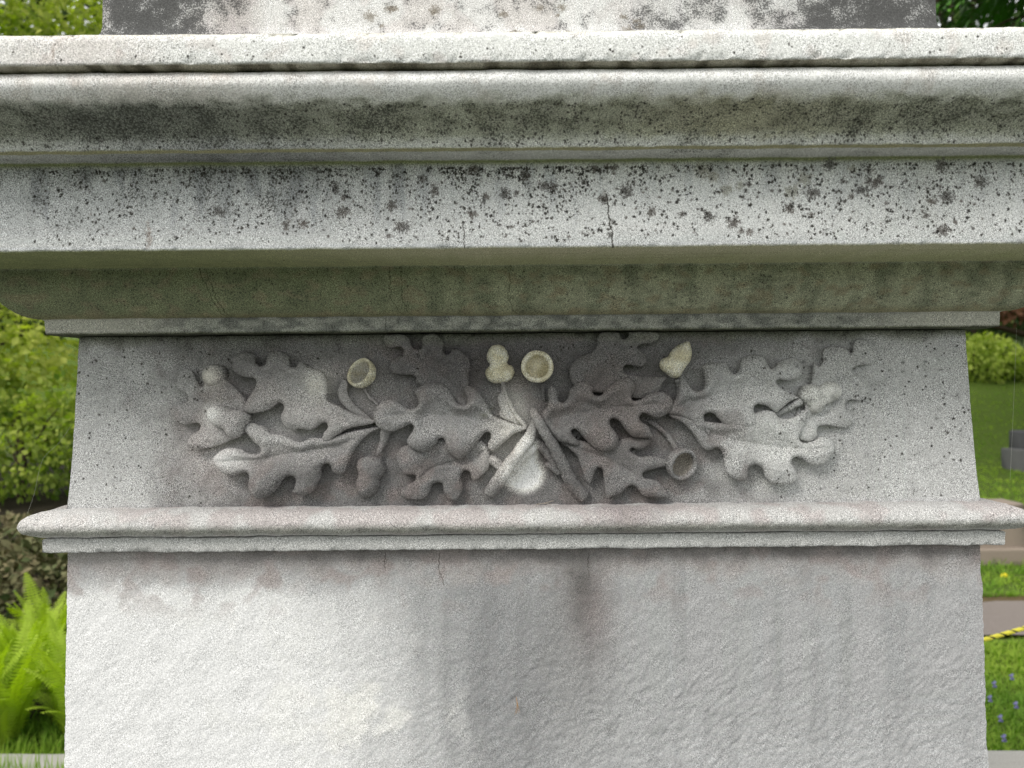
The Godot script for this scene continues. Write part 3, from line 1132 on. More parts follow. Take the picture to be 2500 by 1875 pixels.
# ------------------------------------------------------------------ the monument
func lowres(w: int, h: int, f: Callable, chroma := 0.46) -> Image:
	var im := Image.create(w, h, false, Image.FORMAT_RGBA8)
	for y in h:
		for x in w:
			var c: Color = f.call((float(x) + 0.5) / w, (float(y) + 0.5) / h)
			var l := c.r * 0.3 + c.g * 0.59 + c.b * 0.11
			im.set_pixel(x, y, Color(0.65 + (lerpf(l, c.r, chroma) - 0.65) * 1.14, 0.65 + (lerpf(l, c.g, chroma) - 0.65) * 1.14, 0.65 + (lerpf(l, c.b, chroma) - 0.65) * 1.14, c.a).clamp())
	return im

func monument() -> void:
	var mon := thing("marble_monument", "weathered white marble grave monument with carved oak leaves and acorns on its frieze", "monument", Vector3(0, 0, 0))

	# ---- shaft
	var sp := [Vector2(-0.034, 1.9), Vector2(-0.034, 0.470), Vector2(-0.0335, 0.456), Vector2(-0.0325, 0.449), Vector2(-0.029, 0.442), Vector2(-0.026, 0.436), Vector2(-0.026, 0.42)]
	sp = dense(sp, 0.012)
	var sv := []
	for p: Vector2 in sp:
		sv.append(pingpong((0.62 - p.y) / 0.22, 1.0))
	var ti := lowres(256, 32, func(u, v): return tint_shaft((u - 0.5) * SPAN, 0.62 - v * 0.22))
	var pics := paint(ti, 2048, 416, Color(0.20, 0.20, 0.20), 0.30, Vector2i(0, 500), 0, 0.45)
	for k in 26:
		rosette(pics[0], rng.randf_range(600, 1300), rng.randf_range(270, 370), rng.randf_range(5, 14), Color(0.42, 0.37, 0.30), 1.2, 0.7)
	part("shaft", ring(lift(sp), 0.005, 0.0005, sv), stone_material(pics, 0.05), mon)

	# ---- cornice
	var cp := dense(cornice_profile(), 0.0045)
	var cl := lengths(cp)
	var total: float = cl[-1]
	var cv := []
	for s: float in cl:
		cv.append(s / total)
	var curve := Curve2D.new()
	for p: Vector2 in cp:
		curve.add_point(p)
	curve.bake_interval = 0.001
	ti = lowres(320, 256, func(u, v):
		var p: Vector2 = curve.sample_baked(v * curve.get_baked_length())
		return tint_cornice((u - 0.5) * SPAN, p.x, p.y), 0.66)
	pics = paint(ti, 2048, 1400, Color(0.20, 0.205, 0.19), 0.34, Vector2i(700, 0), -3, 0.26)
	var cim: Image = pics[0]
	# crusty lichens on the broad band, thickest right of the middle
	var vb0: float = cv[nearest(cp, Vector2(0.1705, 0.2165))] * 1400.0
	var vb1: float = cv[nearest(cp, Vector2(0.1705, 0.1385))] * 1400.0
	for k in 560:
		var x := rng.randf_range(-0.44, 0.46)
		if rng.randf() > 0.35 + 0.65 * smoothstep(-0.25, 0.05, x):
			continue
		var q := pow(rng.randf(), 1.25)
		var r := rng.randf_range(1.0, 3.6) + (rng.randf_range(2.0, 9.0) if rng.randf() < 0.16 else 0.0)
		var tone := Color(0.36, 0.32, 0.29).lerp(Color(0.29, 0.28, 0.27), rng.randf())
		rosette(cim, (x / SPAN + 0.5) * 2048.0, lerpf(vb0, vb1 - 14.0, q), r, tone, rng.randf_range(0.9, 1.5), 1.0)
	for k in 7:
		rosette(cim, (rng.randf_range(0.18, 0.34) / SPAN + 0.5) * 2048.0, lerpf(vb0, vb1, rng.randf_range(0.03, 0.35)), rng.randf_range(7, 15), Color(0.58, 0.56, 0.47), 1.1, 0.6)
	dots(cim, 4200, Rect2(150, vb0, 1000, vb1 - vb0 - 6), 0.4, 2.4, 0.9)
	dots(cim, 3800, Rect2(850, vb0, 1100, vb1 - vb0 - 6), 0.4, 2.6, 0.9)
	var vo0: float = cv[nearest(cp, Vector2(0.2560, 0.258))] * 1400.0
	var vo1: float = cv[nearest(cp, Vector2(0.2157, 0.2243))] * 1400.0
	dots(cim, 4200, Rect2(150, vo0 + 14, 1750, vo1 - vo0 - 14), 0.4, 2.2, -0.2, 0.75)
	var vq0: float = cv[nearest(cp, Vector2(0.0560, 0.1352))] * 1400.0
	var vq1: float = cv[nearest(cp, Vector2(0.0165, 0.0822))] * 1400.0
	dots(cim, 3600, Rect2(100, vq0, 1850, vq1 - vq0), 0.4, 1.7, 0.0, 0.6)
	var vt0: float = cv[nearest(cp, Vector2(0.2691, 0.302))] * 1400.0
	var vt1: float = cv[nearest(cp, Vector2(0.2691, 0.2835))] * 1400.0
	dots(cim, 240, Rect2(150, vt0, 1750, vt1 - vt0), 0.6, 1.8, -0.3)
	# two rosy drips, rust
	for k in 2:
		var x0: float = [-0.375, -0.41][k]
		var vv: float = [lerpf(vb0, vb1, 0.86), cv[nearest(cp, Vector2(0.2691, 0.292))] * 1400.0][k]
		rosette(cim, (x0 / SPAN + 0.5) * 2048.0, vv, [26.0, 12.0][k], Color(0.62, 0.52, 0.46), 0.22, 0.5)
	# cracks through the broad band
	for cr in [[[1481, 473], [1484, 520], [1493, 560], [1496, 609]], [[1134, 545], [1133, 580], [1133, 607]]]:
		var pl := []
		for q in cr:
			var w := at_z(q[0], q[1], 0.1705)
			pl.append(Vector2((w.x / SPAN + 0.5) * 2048.0, lerpf(vb0, vb1, (EYE + 0.2165 - w.y) / 0.078)))
		crack(cim, pl, 0.8 if pl.size() == 4 else 0.35, Color(0.16, 0.15, 0.13))
	var vs0: float = cv[nearest(cp, Vector2(0.165, 0.136))] * 1400.0
	var vs1: float = cv[nearest(cp, Vector2(0.062, 0.1372))] * 1400.0
	for k in 9:
		var x0 := rng.randf_range(100, 1700)
		var pl := []
		var vv := lerpf(vs0, vs1, rng.randf_range(0.25, 1.0))
		for q in 5:
			pl.append(Vector2(x0 + q * rng.randf_range(30, 60), vv + rng.randf_range(-5, 5)))
		crack(cim, pl, 0.2, Color(0.17, 0.18, 0.12))
	for k in 5:
		var x0 := rng.randf_range(200, 1100)
		var vo: float = cv[nearest(cp, Vector2(0.052, 0.12))] * 1400.0
		crack(cim, [Vector2(x0, vo - 30), Vector2(x0 + rng.randf_range(-10, 20), vo + 30), Vector2(x0 + rng.randf_range(0, 40), vo + 80)], 0.25, Color(0.22, 0.23, 0.17))
	var vf: float = cv[nearest(cp, Vector2(0.0135, 0.0808))] * 1400.0
	var vf2: float = cv[nearest(cp, Vector2(0.0118, 0.0636))] * 1400.0
	var jx := (at_z(943, 790, 0.0135).x / SPAN + 0.5) * 2048.0
	crack(cim, [Vector2(jx, vf), Vector2(jx, vf2)], 0.3, Color(0.14, 0.14, 0.12))
	part("cornice", ring(lift(cp), 0.0032, 0.00045, cv), stone_material(pics, 0.045), mon)

	# ---- frieze block and its carving
	var fp := []
	for k in 49:
		var y := lerpf(0.0622, -0.1478, k / 48.0)
		fp.append(Vector2(frieze_z(y), y))
	fp.insert(0, Vector2(-0.2, 0.0630))
	fp.insert(1, Vector2(-0.0145, 0.0630))
	fp.append(Vector2(-0.004, -0.154))
	var fv := []
	for p: Vector2 in fp:
		fv.append((FRIEZE_TOP - p.y) / FRIEZE_TALL)
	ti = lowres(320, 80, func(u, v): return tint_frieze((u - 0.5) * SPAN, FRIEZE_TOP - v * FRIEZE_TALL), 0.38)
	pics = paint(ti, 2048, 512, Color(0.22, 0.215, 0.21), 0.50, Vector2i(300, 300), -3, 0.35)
	for k in 60:
		rosette(pics[0], (rng.randf_range(0.33, 0.56) / SPAN + 0.5) * 2048.0, rng.randf_range(30, 360), rng.randf_range(1.5, 5.0), Color(0.33, 0.33, 0.32), 1.2, 0.7)
	for k in 26:
		rosette(pics[0], (rng.randf_range(-0.56, -0.40) / SPAN + 0.5) * 2048.0, rng.randf_range(30, 330), rng.randf_range(1.5, 4.0), Color(0.36, 0.36, 0.35), 1.2, 0.6)
	dots(pics[0], 620, Rect2(1560, 40, 480, 340), 0.5, 2.8, 0.2)
	dots(pics[0], 420, Rect2(20, 40, 330, 340), 0.7, 2.6, 0.2)
	dots(pics[0], 260, Rect2(350, 40, 1200, 60), 0.7, 2.4, 0.2)
	rosette(pics[0], 940, 190, 9, Color(0.62, 0.62, 0.56), 1.0, 0.8)
	rosette(pics[0], 955, 178, 7, Color(0.60, 0.60, 0.54), 1.0, 0.7)
	var fm := stone_material(pics, 0.05)
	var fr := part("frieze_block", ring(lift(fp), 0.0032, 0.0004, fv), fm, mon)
	carving(fr, fm)

	# ---- torus moulding and the fillet under it
	var tp := [Vector2(-0.02, -0.1476)]
	for k in range(0, 17):
		var th := PI * k / 16.0
		tp.append(Vector2(0.002 + 0.0336 * pow(sin(th), 0.8), -0.1640 + 0.0165 * cos(th)))
	tp.append_array([Vector2(0.0120, -0.1808), Vector2(0.0155, -0.1815), Vector2(0.0163, -0.1828), Vector2(0.0163, -0.1962), Vector2(0.0155, -0.1978), Vector2(0.0138, -0.1985), Vector2(-0.03, -0.1985)])
	tp = dense(tp, 0.003)
	var tl := lengths(tp)
	var tv := []
	for s: float in tl:
		tv.append(s / float(tl[-1]))
	ti = lowres(256, 40, func(u, v): return tint_torus((u - 0.5) * SPAN, v * float(tl[-1]) - 0.01))
	pics = paint(ti, 2048, 320, Color(0.24, 0.235, 0.23), 0.42, Vector2i(900, 120), -4, 0.35)
	part("torus_moulding", ring(lift(tp), 0.003, 0.0008, tv), stone_material(pics, 0.06), mon)

	# ---- pedestal
	var pp := [Vector2(-0.1, -0.1993), Vector2(-0.0045, -0.1993), Vector2(-0.0028, -0.2000), Vector2(-0.0023, -0.2015)]
	for k in range(1, 109):
		var y := lerpf(-0.2015, -0.56, k / 108.0)
		pp.append(Vector2(-0.0023 + 0.016 * (-0.2015 - y), y))
	pp.append_array([Vector2(0.0045, -0.8), Vector2(0.0065, -1.12)])
	var pv := []
	for p: Vector2 in pp:
		pv.append(pingpong((-0.1985 - p.y) / 0.36, 1.0))
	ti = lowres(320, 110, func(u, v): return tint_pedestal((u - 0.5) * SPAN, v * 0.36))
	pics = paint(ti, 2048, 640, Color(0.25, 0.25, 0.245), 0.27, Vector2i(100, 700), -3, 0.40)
	var pim: Image = pics[0]
	for cr in [[[1437, 1352], [1436, 1375], [1438, 1406]], [[1072, 1352], [1074, 1390], [1084, 1430]], [[940, 1350], [938, 1372], [942, 1395]]]:
		var pl := []
		for q in cr:
			var w := at_z(q[0], q[1], 0.0)
			pl.append(Vector2((w.x / SPAN + 0.5) * 2048.0, (EYE - 0.1985 - w.y) / 0.36 * 640.0))
		crack(pim, pl, 0.35, Color(0.22, 0.2, 0.18))
	for k in 46:
		rosette(pim, rng.randf_range(60, 2000), rng.randf_range(60, 560), rng.randf_range(1.0, 2.4), Color(0.24, 0.23, 0.2), rng.randf_range(0.7, 1.6), 0.7)
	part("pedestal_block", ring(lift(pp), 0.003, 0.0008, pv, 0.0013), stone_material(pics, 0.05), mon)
	var bp := [Vector2(-0.1, -1.115), Vector2(0.09, -1.115), Vector2(0.10, -1.125), Vector2(0.10, -1.30), Vector2(0.10, -1.52)]
	bp = dense(bp, 0.03)
	var bv := []
	for p: Vector2 in bp:
		bv.append(pingpong(p.y / 0.36, 1.0))
	part("base_course", ring(lift(bp), 0.03, 0.0008, bv), stone_material(pics, 0.05), mon)

func lift(prof: Array) -> Array:
	var out := []
	for p: Vector2 in prof:
		out.append(Vector2(p.x, p.y + EYE))
	return out

func nearest(prof: Array, q: Vector2) -> int:
	var best := 0
	for i in prof.size():
		if q.distance_to(prof[i]) < q.distance_to(prof[best]):
			best = i
	return best

func carving(fr: Node3D, fm: Material) -> void:
	# far left leaf, low against the block
	part("oak_leaf", carve(0, [740, 900, 640, 1040, 500, 1105, 400, 1130, 290, 1150, 222, 1122, 205, 1085, 250, 1010, 312, 975, 326, 935, 292, 912, 230, 925, 160, 925, 92, 880, 55, 812, 72, 765, 140, 745, 205, 725, 216, 690, 185, 645, 118, 615, 104, 555, 128, 470, 190, 430, 250, 452, 285, 525, 330, 590, 352, 570, 332, 500, 340, 450, 405, 400, 480, 393, 530, 432, 545, 510, 640, 600, 740, 720],
		[740, 840, 500, 760, 300, 700, 200, 560], 13, 9, 7, [8, 0], 5), fm, fr)
	# upper left leaf
	part("oak_leaf", carve(0, [1880, 900, 1790, 930, 1700, 945, 1620, 965, 1540, 1010, 1445, 1072, 1398, 1060, 1400, 1005, 1440, 960, 1432, 915, 1395, 912, 1340, 955, 1280, 975, 1200, 966, 1130, 980, 1060, 940, 1024, 860, 1050, 800, 1052, 755, 1010, 738, 950, 780, 870, 815, 745, 830, 695, 780, 740, 690, 800, 590, 812, 545, 780, 520, 700, 510, 630, 480, 584, 400, 592, 350, 640, 300, 720, 280, 790, 302, 812, 370, 845, 407, 890, 388, 902, 330, 930, 285, 1010, 273, 1085, 305, 1112, 360, 1116, 405, 1150, 418, 1180, 395, 1200, 365, 1290, 420, 1390, 452, 1438, 530, 1446, 640, 1440, 700, 1560, 770, 1700, 835, 1860, 880],
		[1880, 895, 1600, 800, 1300, 660, 1000, 520, 700, 400], 22, 14, 14, [2, -2], 8, 24), fm, fr)
	# lower left leaf
	part("oak_leaf", carve(0, [1890, 945, 1760, 960, 1620, 990, 1450, 1040, 1300, 1040, 1215, 1078, 1140, 1052, 1060, 1015, 960, 1000, 880, 940, 760, 905, 700, 955, 740, 1020, 800, 1090, 850, 1130, 850, 1172, 800, 1182, 740, 1170, 690, 1140, 600, 1128, 520, 1142, 450, 1200, 428, 1240, 460, 1295, 510, 1350, 600, 1382, 680, 1357, 725, 1348, 752, 1385, 740, 1460, 760, 1530, 820, 1582, 890, 1572, 960, 1530, 1010, 1470, 1060, 1402, 1110, 1378, 1160, 1402, 1155, 1460, 1128, 1520, 1170, 1545, 1250, 1552, 1320, 1510, 1360, 1430, 1388, 1390, 1390, 1310, 1425, 1273, 1470, 1290, 1480, 1340, 1540, 1372, 1600, 1340, 1640, 1230, 1700, 1120, 1800, 1010, 1900, 960],
		[1880, 950, 1600, 1090, 1300, 1150, 1000, 1200, 700, 1240, 440, 1250], 17, 14, 13, [0, 3], 8, 22), fm, fr)
	# top leaf left of the middle
	part("oak_leaf", carve(1, [350, 185, 356, 142, 430, 128, 530, 133, 578, 170, 600, 232, 645, 262, 688, 230, 684, 170, 722, 128, 790, 123, 850, 158, 880, 210, 876, 270, 902, 304, 936, 292, 950, 255, 1015, 262, 1090, 325, 1116, 420, 1100, 480, 1110, 600, 1200, 720, 1290, 830, 1250, 900, 1000, 760, 800, 650, 640, 565, 634, 515, 580, 490, 500, 492, 425, 468, 398, 410, 418, 360, 470, 330, 514, 302, 516, 262, 480, 243, 420, 255, 372, 235],
		[1250, 860, 950, 580, 700, 380, 450, 200], 14, 8, 8, [0, 3], 6, 24), fm, fr)
	# main leaf left of the middle
	part("oak_leaf", carve(1, [1615, 955, 1560, 990, 1500, 1010, 1430, 1070, 1370, 1122, 1310, 1162, 1268, 1140, 1270, 1080, 1292, 1040, 1280, 1002, 1238, 1000, 1190, 1060, 1140, 1130, 1080, 1190, 1020, 1242, 960, 1212, 910, 1160, 892, 1100, 880, 1060, 842, 1048, 812, 1090, 780, 1130, 720, 1167, 640, 1160, 570, 1120, 553, 1060, 590, 1000, 612, 950, 590, 923, 540, 940, 480, 970, 400, 992, 310, 960, 268, 900, 263, 830, 300, 750, 380, 703, 460, 710, 520, 750, 565, 782, 620, 780, 652, 742, 640, 690, 618, 645, 650, 600, 720, 560, 800, 543, 880, 570, 950, 640, 992, 722, 1050, 748, 1082, 722, 1062, 660, 1050, 612, 1090, 578, 1160, 610, 1230, 690, 1290, 800, 1330, 852, 1450, 900],
		[1615, 955, 1400, 910, 1100, 870, 800, 840, 560, 830, 330, 850], 25, 17, 19, [-8, 3], 9, 28), fm, fr)
	# pale blade beside the acorn stalk
	part("oak_leaf", carve(1, [1400, 600, 1372, 640, 1346, 680, 1350, 740, 1372, 800, 1360, 850, 1440, 900, 1540, 935, 1612, 955, 1560, 885, 1500, 800, 1455, 700, 1425, 610],
		[1400, 620, 1440, 800, 1600, 950], 14, 8, 2, [6, -2], 5, 16), fm, fr)
	# lower leaf left of the middle
	part("oak_leaf", carve(1, [1275, 1120, 1285, 1250, 1262, 1330, 1200, 1390, 1150, 1417, 1118, 1400, 1112, 1360, 1080, 1333, 1045, 1345, 1034, 1400, 1050, 1460, 1040, 1520, 990, 1592, 930, 1592, 880, 1540, 870, 1480, 860, 1445, 820, 1438, 780, 1460, 760, 1510, 720, 1572, 650, 1590, 540, 1582, 488, 1540, 510, 1490, 570, 1450, 622, 1420, 630, 1385, 590, 1368, 530, 1370, 480, 1300, 458, 1220, 478, 1150, 540, 1108, 620, 1090, 760, 1050, 900, 1040, 1100, 1050, 1200, 1060],
		[1270, 1150, 1000, 1250, 760, 1320, 560, 1520], 12, 10, 8, [3, 0], 7, 24), fm, fr)
	# top leaf right of the middle
	part("oak_leaf", carve(2, [778, 240, 785, 160, 820, 113, 900, 103, 980, 115, 992, 150, 1012, 172, 1050, 162, 1062, 140, 1080, 108, 1170, 103, 1280, 104, 1336, 130, 1322, 180, 1270, 212, 1190, 217, 1140, 242, 1172, 272, 1212, 320, 1222, 370, 1190, 412, 1130, 420, 1060, 402, 1018, 417, 1020, 450, 1060, 480, 1160, 492, 1300, 500, 1392, 512, 1360, 570, 1330, 640, 1200, 700, 1000, 680, 800, 650, 650, 640, 560, 560, 540, 430, 620, 330, 720, 290],
		[700, 640, 850, 450, 1000, 290, 1150, 160], 14, 9, 8, [0, 3], 6, 24), fm, fr)
	# main leaf right of the middle
	part("oak_leaf", carve(2, [290, 880, 360, 990, 440, 1078, 520, 1095, 600, 1117, 632, 1085, 600, 1040, 560, 990, 578, 968, 620, 990, 680, 1060, 740, 1122, 800, 1155, 880, 1167, 950, 1140, 982, 1070, 960, 1000, 910, 940, 898, 890, 930, 873, 980, 900, 1030, 970, 1090, 1032, 1150, 1042, 1240, 1047, 1292, 1030, 1265, 990, 1240, 940, 1180, 900, 1158, 860, 1185, 828, 1230, 840, 1290, 867, 1370, 852, 1430, 800, 1457, 740, 1430, 680, 1370, 638, 1300, 633, 1230, 660, 1170, 700, 1110, 712, 1088, 680, 1120, 630, 1125, 570, 1090, 520, 1040, 506, 960, 530, 900, 580, 850, 620, 832, 658, 780, 668, 750, 640, 755, 600, 720, 555, 660, 538, 580, 580, 535, 640, 522, 700, 482, 728, 447, 700, 440, 640, 420, 600, 390, 583, 358, 610, 350, 680, 355, 740, 320, 790, 290, 830],
		[300, 900, 600, 830, 900, 780, 1200, 750, 1420, 740], 22, 16, 17, [-4, 5], 9, 28), fm, fr)
	# lower leaf right of the middle
	part("oak_leaf", carve(2, [460, 1085, 620, 1060, 850, 1100, 1040, 1040, 1240, 1045, 1240, 1105, 1150, 1152, 1090, 1133, 1076, 1155, 1130, 1192, 1190, 1205, 1260, 1194, 1340, 1215, 1430, 1232, 1480, 1262, 1400, 1292, 1320, 1312, 1250, 1330, 1192, 1350, 1200, 1390, 1260, 1402, 1340, 1430, 1390, 1490, 1424, 1560, 1380, 1577, 1280, 1570, 1190, 1560, 1150, 1510, 1120, 1475, 1080, 1463, 1040, 1490, 990, 1540, 930, 1560, 868, 1582, 850, 1500, 840, 1400, 830, 1330, 800, 1303, 770, 1340, 750, 1400, 720, 1452, 688, 1430, 650, 1340, 620, 1240, 590, 1190, 520, 1130],
		[480, 1100, 800, 1200, 1000, 1300, 1200, 1420, 1400, 1550], 13, 11, 8, [2, 2], 8, 24), fm, fr)
	# far right leaf, nearly worn away
	part("oak_leaf", carve(3, [1330, 640, 1370, 560, 1390, 430, 1398, 380, 1440, 408, 1478, 370, 1480, 270, 1560, 230, 1690, 250, 1722, 302, 1745, 270, 1752, 210, 1800, 168, 1880, 178, 1952, 230, 1962, 300, 1930, 380, 1870, 402, 1800, 407, 1745, 432, 1742, 462, 1800, 490, 1880, 530, 1908, 640, 1870, 702, 1800, 717, 1720, 710, 1678, 735, 1690, 790, 1742, 840, 1746, 900, 1700, 947, 1620, 952, 1520, 935, 1440, 940, 1423, 980, 1430, 1030, 1350, 1080, 1250, 1040, 1270, 900, 1310, 800],
		[1300, 950, 1500, 700, 1700, 450, 1850, 250], 11, 8, 8, [3, -2], 6, 26, Vector3(1980, 2110, -5)), fm, fr)
	# lower right leaf
	part("oak_leaf", carve(3, [120, 850, 220, 900, 320, 1000, 390, 1112, 440, 1152, 490, 1152, 530, 1133, 572, 1150, 597, 1220, 602, 1300, 640, 1370, 720, 1417, 780, 1417, 812, 1390, 815, 1320, 850, 1283, 900, 1283, 942, 1320, 962, 1380, 1010, 1440, 1100, 1452, 1200, 1447, 1252, 1400, 1240, 1330, 1203, 1270, 1208, 1220, 1260, 1218, 1340, 1263, 1410, 1287, 1500, 1262, 1570, 1180, 1578, 1090, 1530, 1043, 1450, 1033, 1390, 1070, 1310, 1082, 1263, 1050, 1280, 990, 1310, 920, 1330, 850, 1348, 800, 1310, 815, 1170, 872, 1085, 855, 1050, 815, 950, 800, 800, 850, 650, 900, 480, 900, 300, 850, 180, 820],
		[120, 850, 480, 1000, 800, 1080, 1150, 1130, 1540, 1130], 17, 13, 12, [4, 2], 9, 24), fm, fr)
	# upper right leaf
	part("oak_leaf", carve(3, [40, 800, 120, 835, 200, 850, 300, 892, 380, 932, 430, 972, 470, 1027, 484, 980, 442, 900, 428, 850, 460, 823, 510, 830, 550, 870, 600, 930, 660, 967, 750, 972, 850, 977, 912, 950, 932, 890, 900, 840, 868, 800, 878, 760, 920, 748, 980, 763, 1040, 802, 1072, 822, 1180, 730, 1275, 688, 1240, 676, 1170, 640, 1100, 590, 1063, 550, 1090, 528, 1150, 540, 1220, 535, 1280, 500, 1302, 430, 1272, 360, 1200, 333, 1110, 360, 1072, 400, 1040, 427, 1008, 420, 994, 390, 960, 330, 890, 308, 800, 320, 752, 360, 747, 430, 720, 472, 680, 472, 650, 430, 630, 380, 560, 373, 450, 380, 418, 420, 428, 490, 437, 560, 420, 612, 370, 632, 320, 600, 265, 530, 225, 500, 208, 560, 200, 640, 160, 720, 90, 770],
		[60, 800, 400, 700, 700, 620, 1000, 560, 1230, 430], 19, 14, 15, [3, -3], 9, 27), fm, fr)
	# ribbon of stalk behind the left cup
	part("stalk", carve(0, [1585, 520, 1545, 580, 1525, 650, 1560, 740, 1650, 830, 1760, 890, 1860, 905, 1800, 840, 1700, 760, 1640, 690, 1618, 620, 1622, 560],
		[1600, 540, 1590, 690, 1850, 900], 12, 6, 0, [2, 4], 5, 16), fm, fr)
	# acorns, cups
	var ct := lowres(256, 64, func(u, v): return mixc(rgb(216, 211, 194, 84), rgb(196, 190, 170, 96), smooth(-0.2, 0.5, n2(u * SPAN, v * FRIEZE_TALL, 260.0, 71.0))), 1.15)
	var cream := stone_material(paint(ct, 2048, 512, Color(0.40, 0.36, 0.28), 0.42, Vector2i(1300, 640), -2, 0.35), 0.05)
	var pt := lowres(256, 64, func(u, v): return mixc(rgb(206, 205, 198, 84), rgb(180, 180, 174, 96), smooth(-0.2, 0.5, n2(u * SPAN, v * FRIEZE_TALL, 260.0, 33.0))))
	var pale := stone_material(paint(pt, 2048, 512, Color(0.36, 0.34, 0.30), 0.42, Vector2i(200, 40), -4, 0.35), 0.05)
	part("acorn", carve(0, [400, 830, 412, 780, 460, 753, 530, 757, 585, 792, 645, 790, 705, 805, 747, 840, 742, 905, 702, 960, 692, 1000, 650, 1042, 600, 1050, 562, 1020, 535, 968, 478, 948, 422, 900],
		[420, 830, 700, 900], 40, 0, 0, [12, -2], 2, 20, Vector3.ZERO, 24.0, 1.8), fm, fr)
	part("acorn", carve(0, [338, 480, 352, 440, 410, 400, 480, 392, 528, 430, 540, 500, 510, 560, 440, 590, 375, 570, 345, 530], [430, 410, 430, 580], 30, 0, 0, [0, 0], 2, 20, Vector3.ZERO, 20.0, 1.8), fm, fr)
	part("acorn", carve(0, [1698, 1290, 1720, 1228, 1790, 1198, 1870, 1203, 1932, 1240, 1957, 1310, 1942, 1370, 1905, 1402, 1905, 1460, 1860, 1530, 1800, 1572, 1750, 1567, 1708, 1520, 1693, 1450, 1710, 1385, 1714, 1345],
		[1830, 1210, 1790, 1560], 8, 0, 0, [6, 0], 2, 20, Vector3.ZERO, 32.0, 1.8), fm, fr)
	part("acorn", carve(1, [1350, 220, 1300, 233, 1262, 290, 1256, 350, 1284, 402, 1248, 440, 1248, 500, 1285, 547, 1350, 565, 1420, 557, 1477, 520, 1502, 460, 1480, 410, 1438, 386, 1450, 330, 1430, 270, 1395, 230],
		[1350, 230, 1380, 550], 14, 0, 0, [0, 6], 3, 20, Vector3.ZERO, 28.0, 1.8), cream, fr).set_meta("label", "cream acorn standing upright left of the empty round cup")
	part("acorn", carve(2, [1597, 190, 1545, 203, 1480, 240, 1430, 290, 1408, 330, 1360, 345, 1333, 390, 1345, 440, 1395, 482, 1450, 517, 1502, 512, 1532, 470, 1562, 420, 1602, 370, 1620, 300, 1614, 240],
		[1590, 210, 1420, 440], 14, 0, 0, [-2, 6], 3, 20, Vector3.ZERO, 27.0, 1.8), cream, fr)
	part("acorn", carve(3, [1278, 620, 1310, 578, 1380, 568, 1440, 582, 1490, 548, 1560, 548, 1612, 590, 1624, 650, 1592, 702, 1530, 732, 1482, 752, 1467, 802, 1425, 827, 1368, 817, 1343, 770, 1300, 722, 1273, 680],
		[1290, 650, 1600, 620], 24, 0, 0, [-2, 8], 2, 20, Vector3.ZERO, 27.0, 1.8), pale, fr)
	part("acorn_cup", cup(0, Vector3(1735, 470, 26), 136, Vector3(-0.62, 0.55, 1.0), 0.30, 0.2, Color(0.52, 0.52, 0.55)), cream, fr).set_meta("label", "cream open acorn cup tipped to the upper left")
	part("acorn_cup", cup(1, Vector3(1702, 415, 34), 142, Vector3(-0.08, 0.05, 1.0), 0.30, 0.30, Color(0.80, 0.78, 0.72), 0.22), cream, fr)
	part("acorn_cup", cup(2, Vector3(1535, 1275, 34), 145, Vector3(0.40, -0.28, 1.0), 0.62, 0.24, Color(0.95, 0.88, 0.78)), fm, fr)
	# stalks and the two crossed twigs
	part("stalk", twig(0, [1760, 600, 6, 1810, 680, 8, 1900, 760, 16], [16, 14, 14]), fm, fr)
	part("stalk", twig(0, [1960, 960, 16, 1930, 1080, 12, 1880, 1200, 12], [52, 34, 20]), fm, fr)
	part("stalk", twig(1, [1395, 545, 22, 1430, 680, 24, 1500, 820, 24, 1610, 955, 24], [20, 17, 18, 22]), fm, fr)
	part("stalk", twig(1, [1745, 560, 10, 1755, 640, 4, 1765, 720, 2], [20, 16, 10]), fm, fr)
	part("stalk", twig(2, [1240, 890, 8, 1370, 985, 10, 1440, 1070, 12, 1490, 1160, 18], [16, 22, 24, 30]), fm, fr)
	part("stalk", twig(3, [1060, 840, 6, 1170, 780, 12, 1290, 715, 22], [26, 28, 32]), fm, fr)
	part("stalk", twig(3, [200, 520, 16, 225, 600, 14, 215, 700, 14], [40, 34, 40]), fm, fr)
	part("twig", twig(1, [1270, 1545, 8, 1370, 1400, 22, 1470, 1250, 32, 1570, 1120, 36, 1640, 1020, 34, 1690, 890, 24], [62, 58, 52, 50, 52, 40]), fm, fr)
	part("twig", twig(2, [215, 790, 30, 270, 900, 40, 340, 1020, 40, 420, 1150, 34, 500, 1310, 24, 580, 1460, 14, 680, 1570, 4], [34, 42, 46, 50, 54, 58, 62]), fm, fr)
	part("twig", twig(1, [1480, 1330, 6, 1570, 1210, 14, 1660, 1130, 18, 1720, 1060, 22], [34, 34, 38, 40]), fm, fr)
	part("twig", twig(2, [240, 1070, 20, 320, 1140, 16, 390, 1240, 14, 450, 1340, 10], [44, 44, 40, 34]), fm, fr)
	part("twig", twig(2, [330, 1270, 14, 390, 1300, 16, 460, 1350, 14], [22, 30, 36]), fm, fr)
	part("twig", twig(1, [1270, 1230, 14, 1330, 1250, 12, 1400, 1330, 10], [40, 46, 40]), fm, fr)

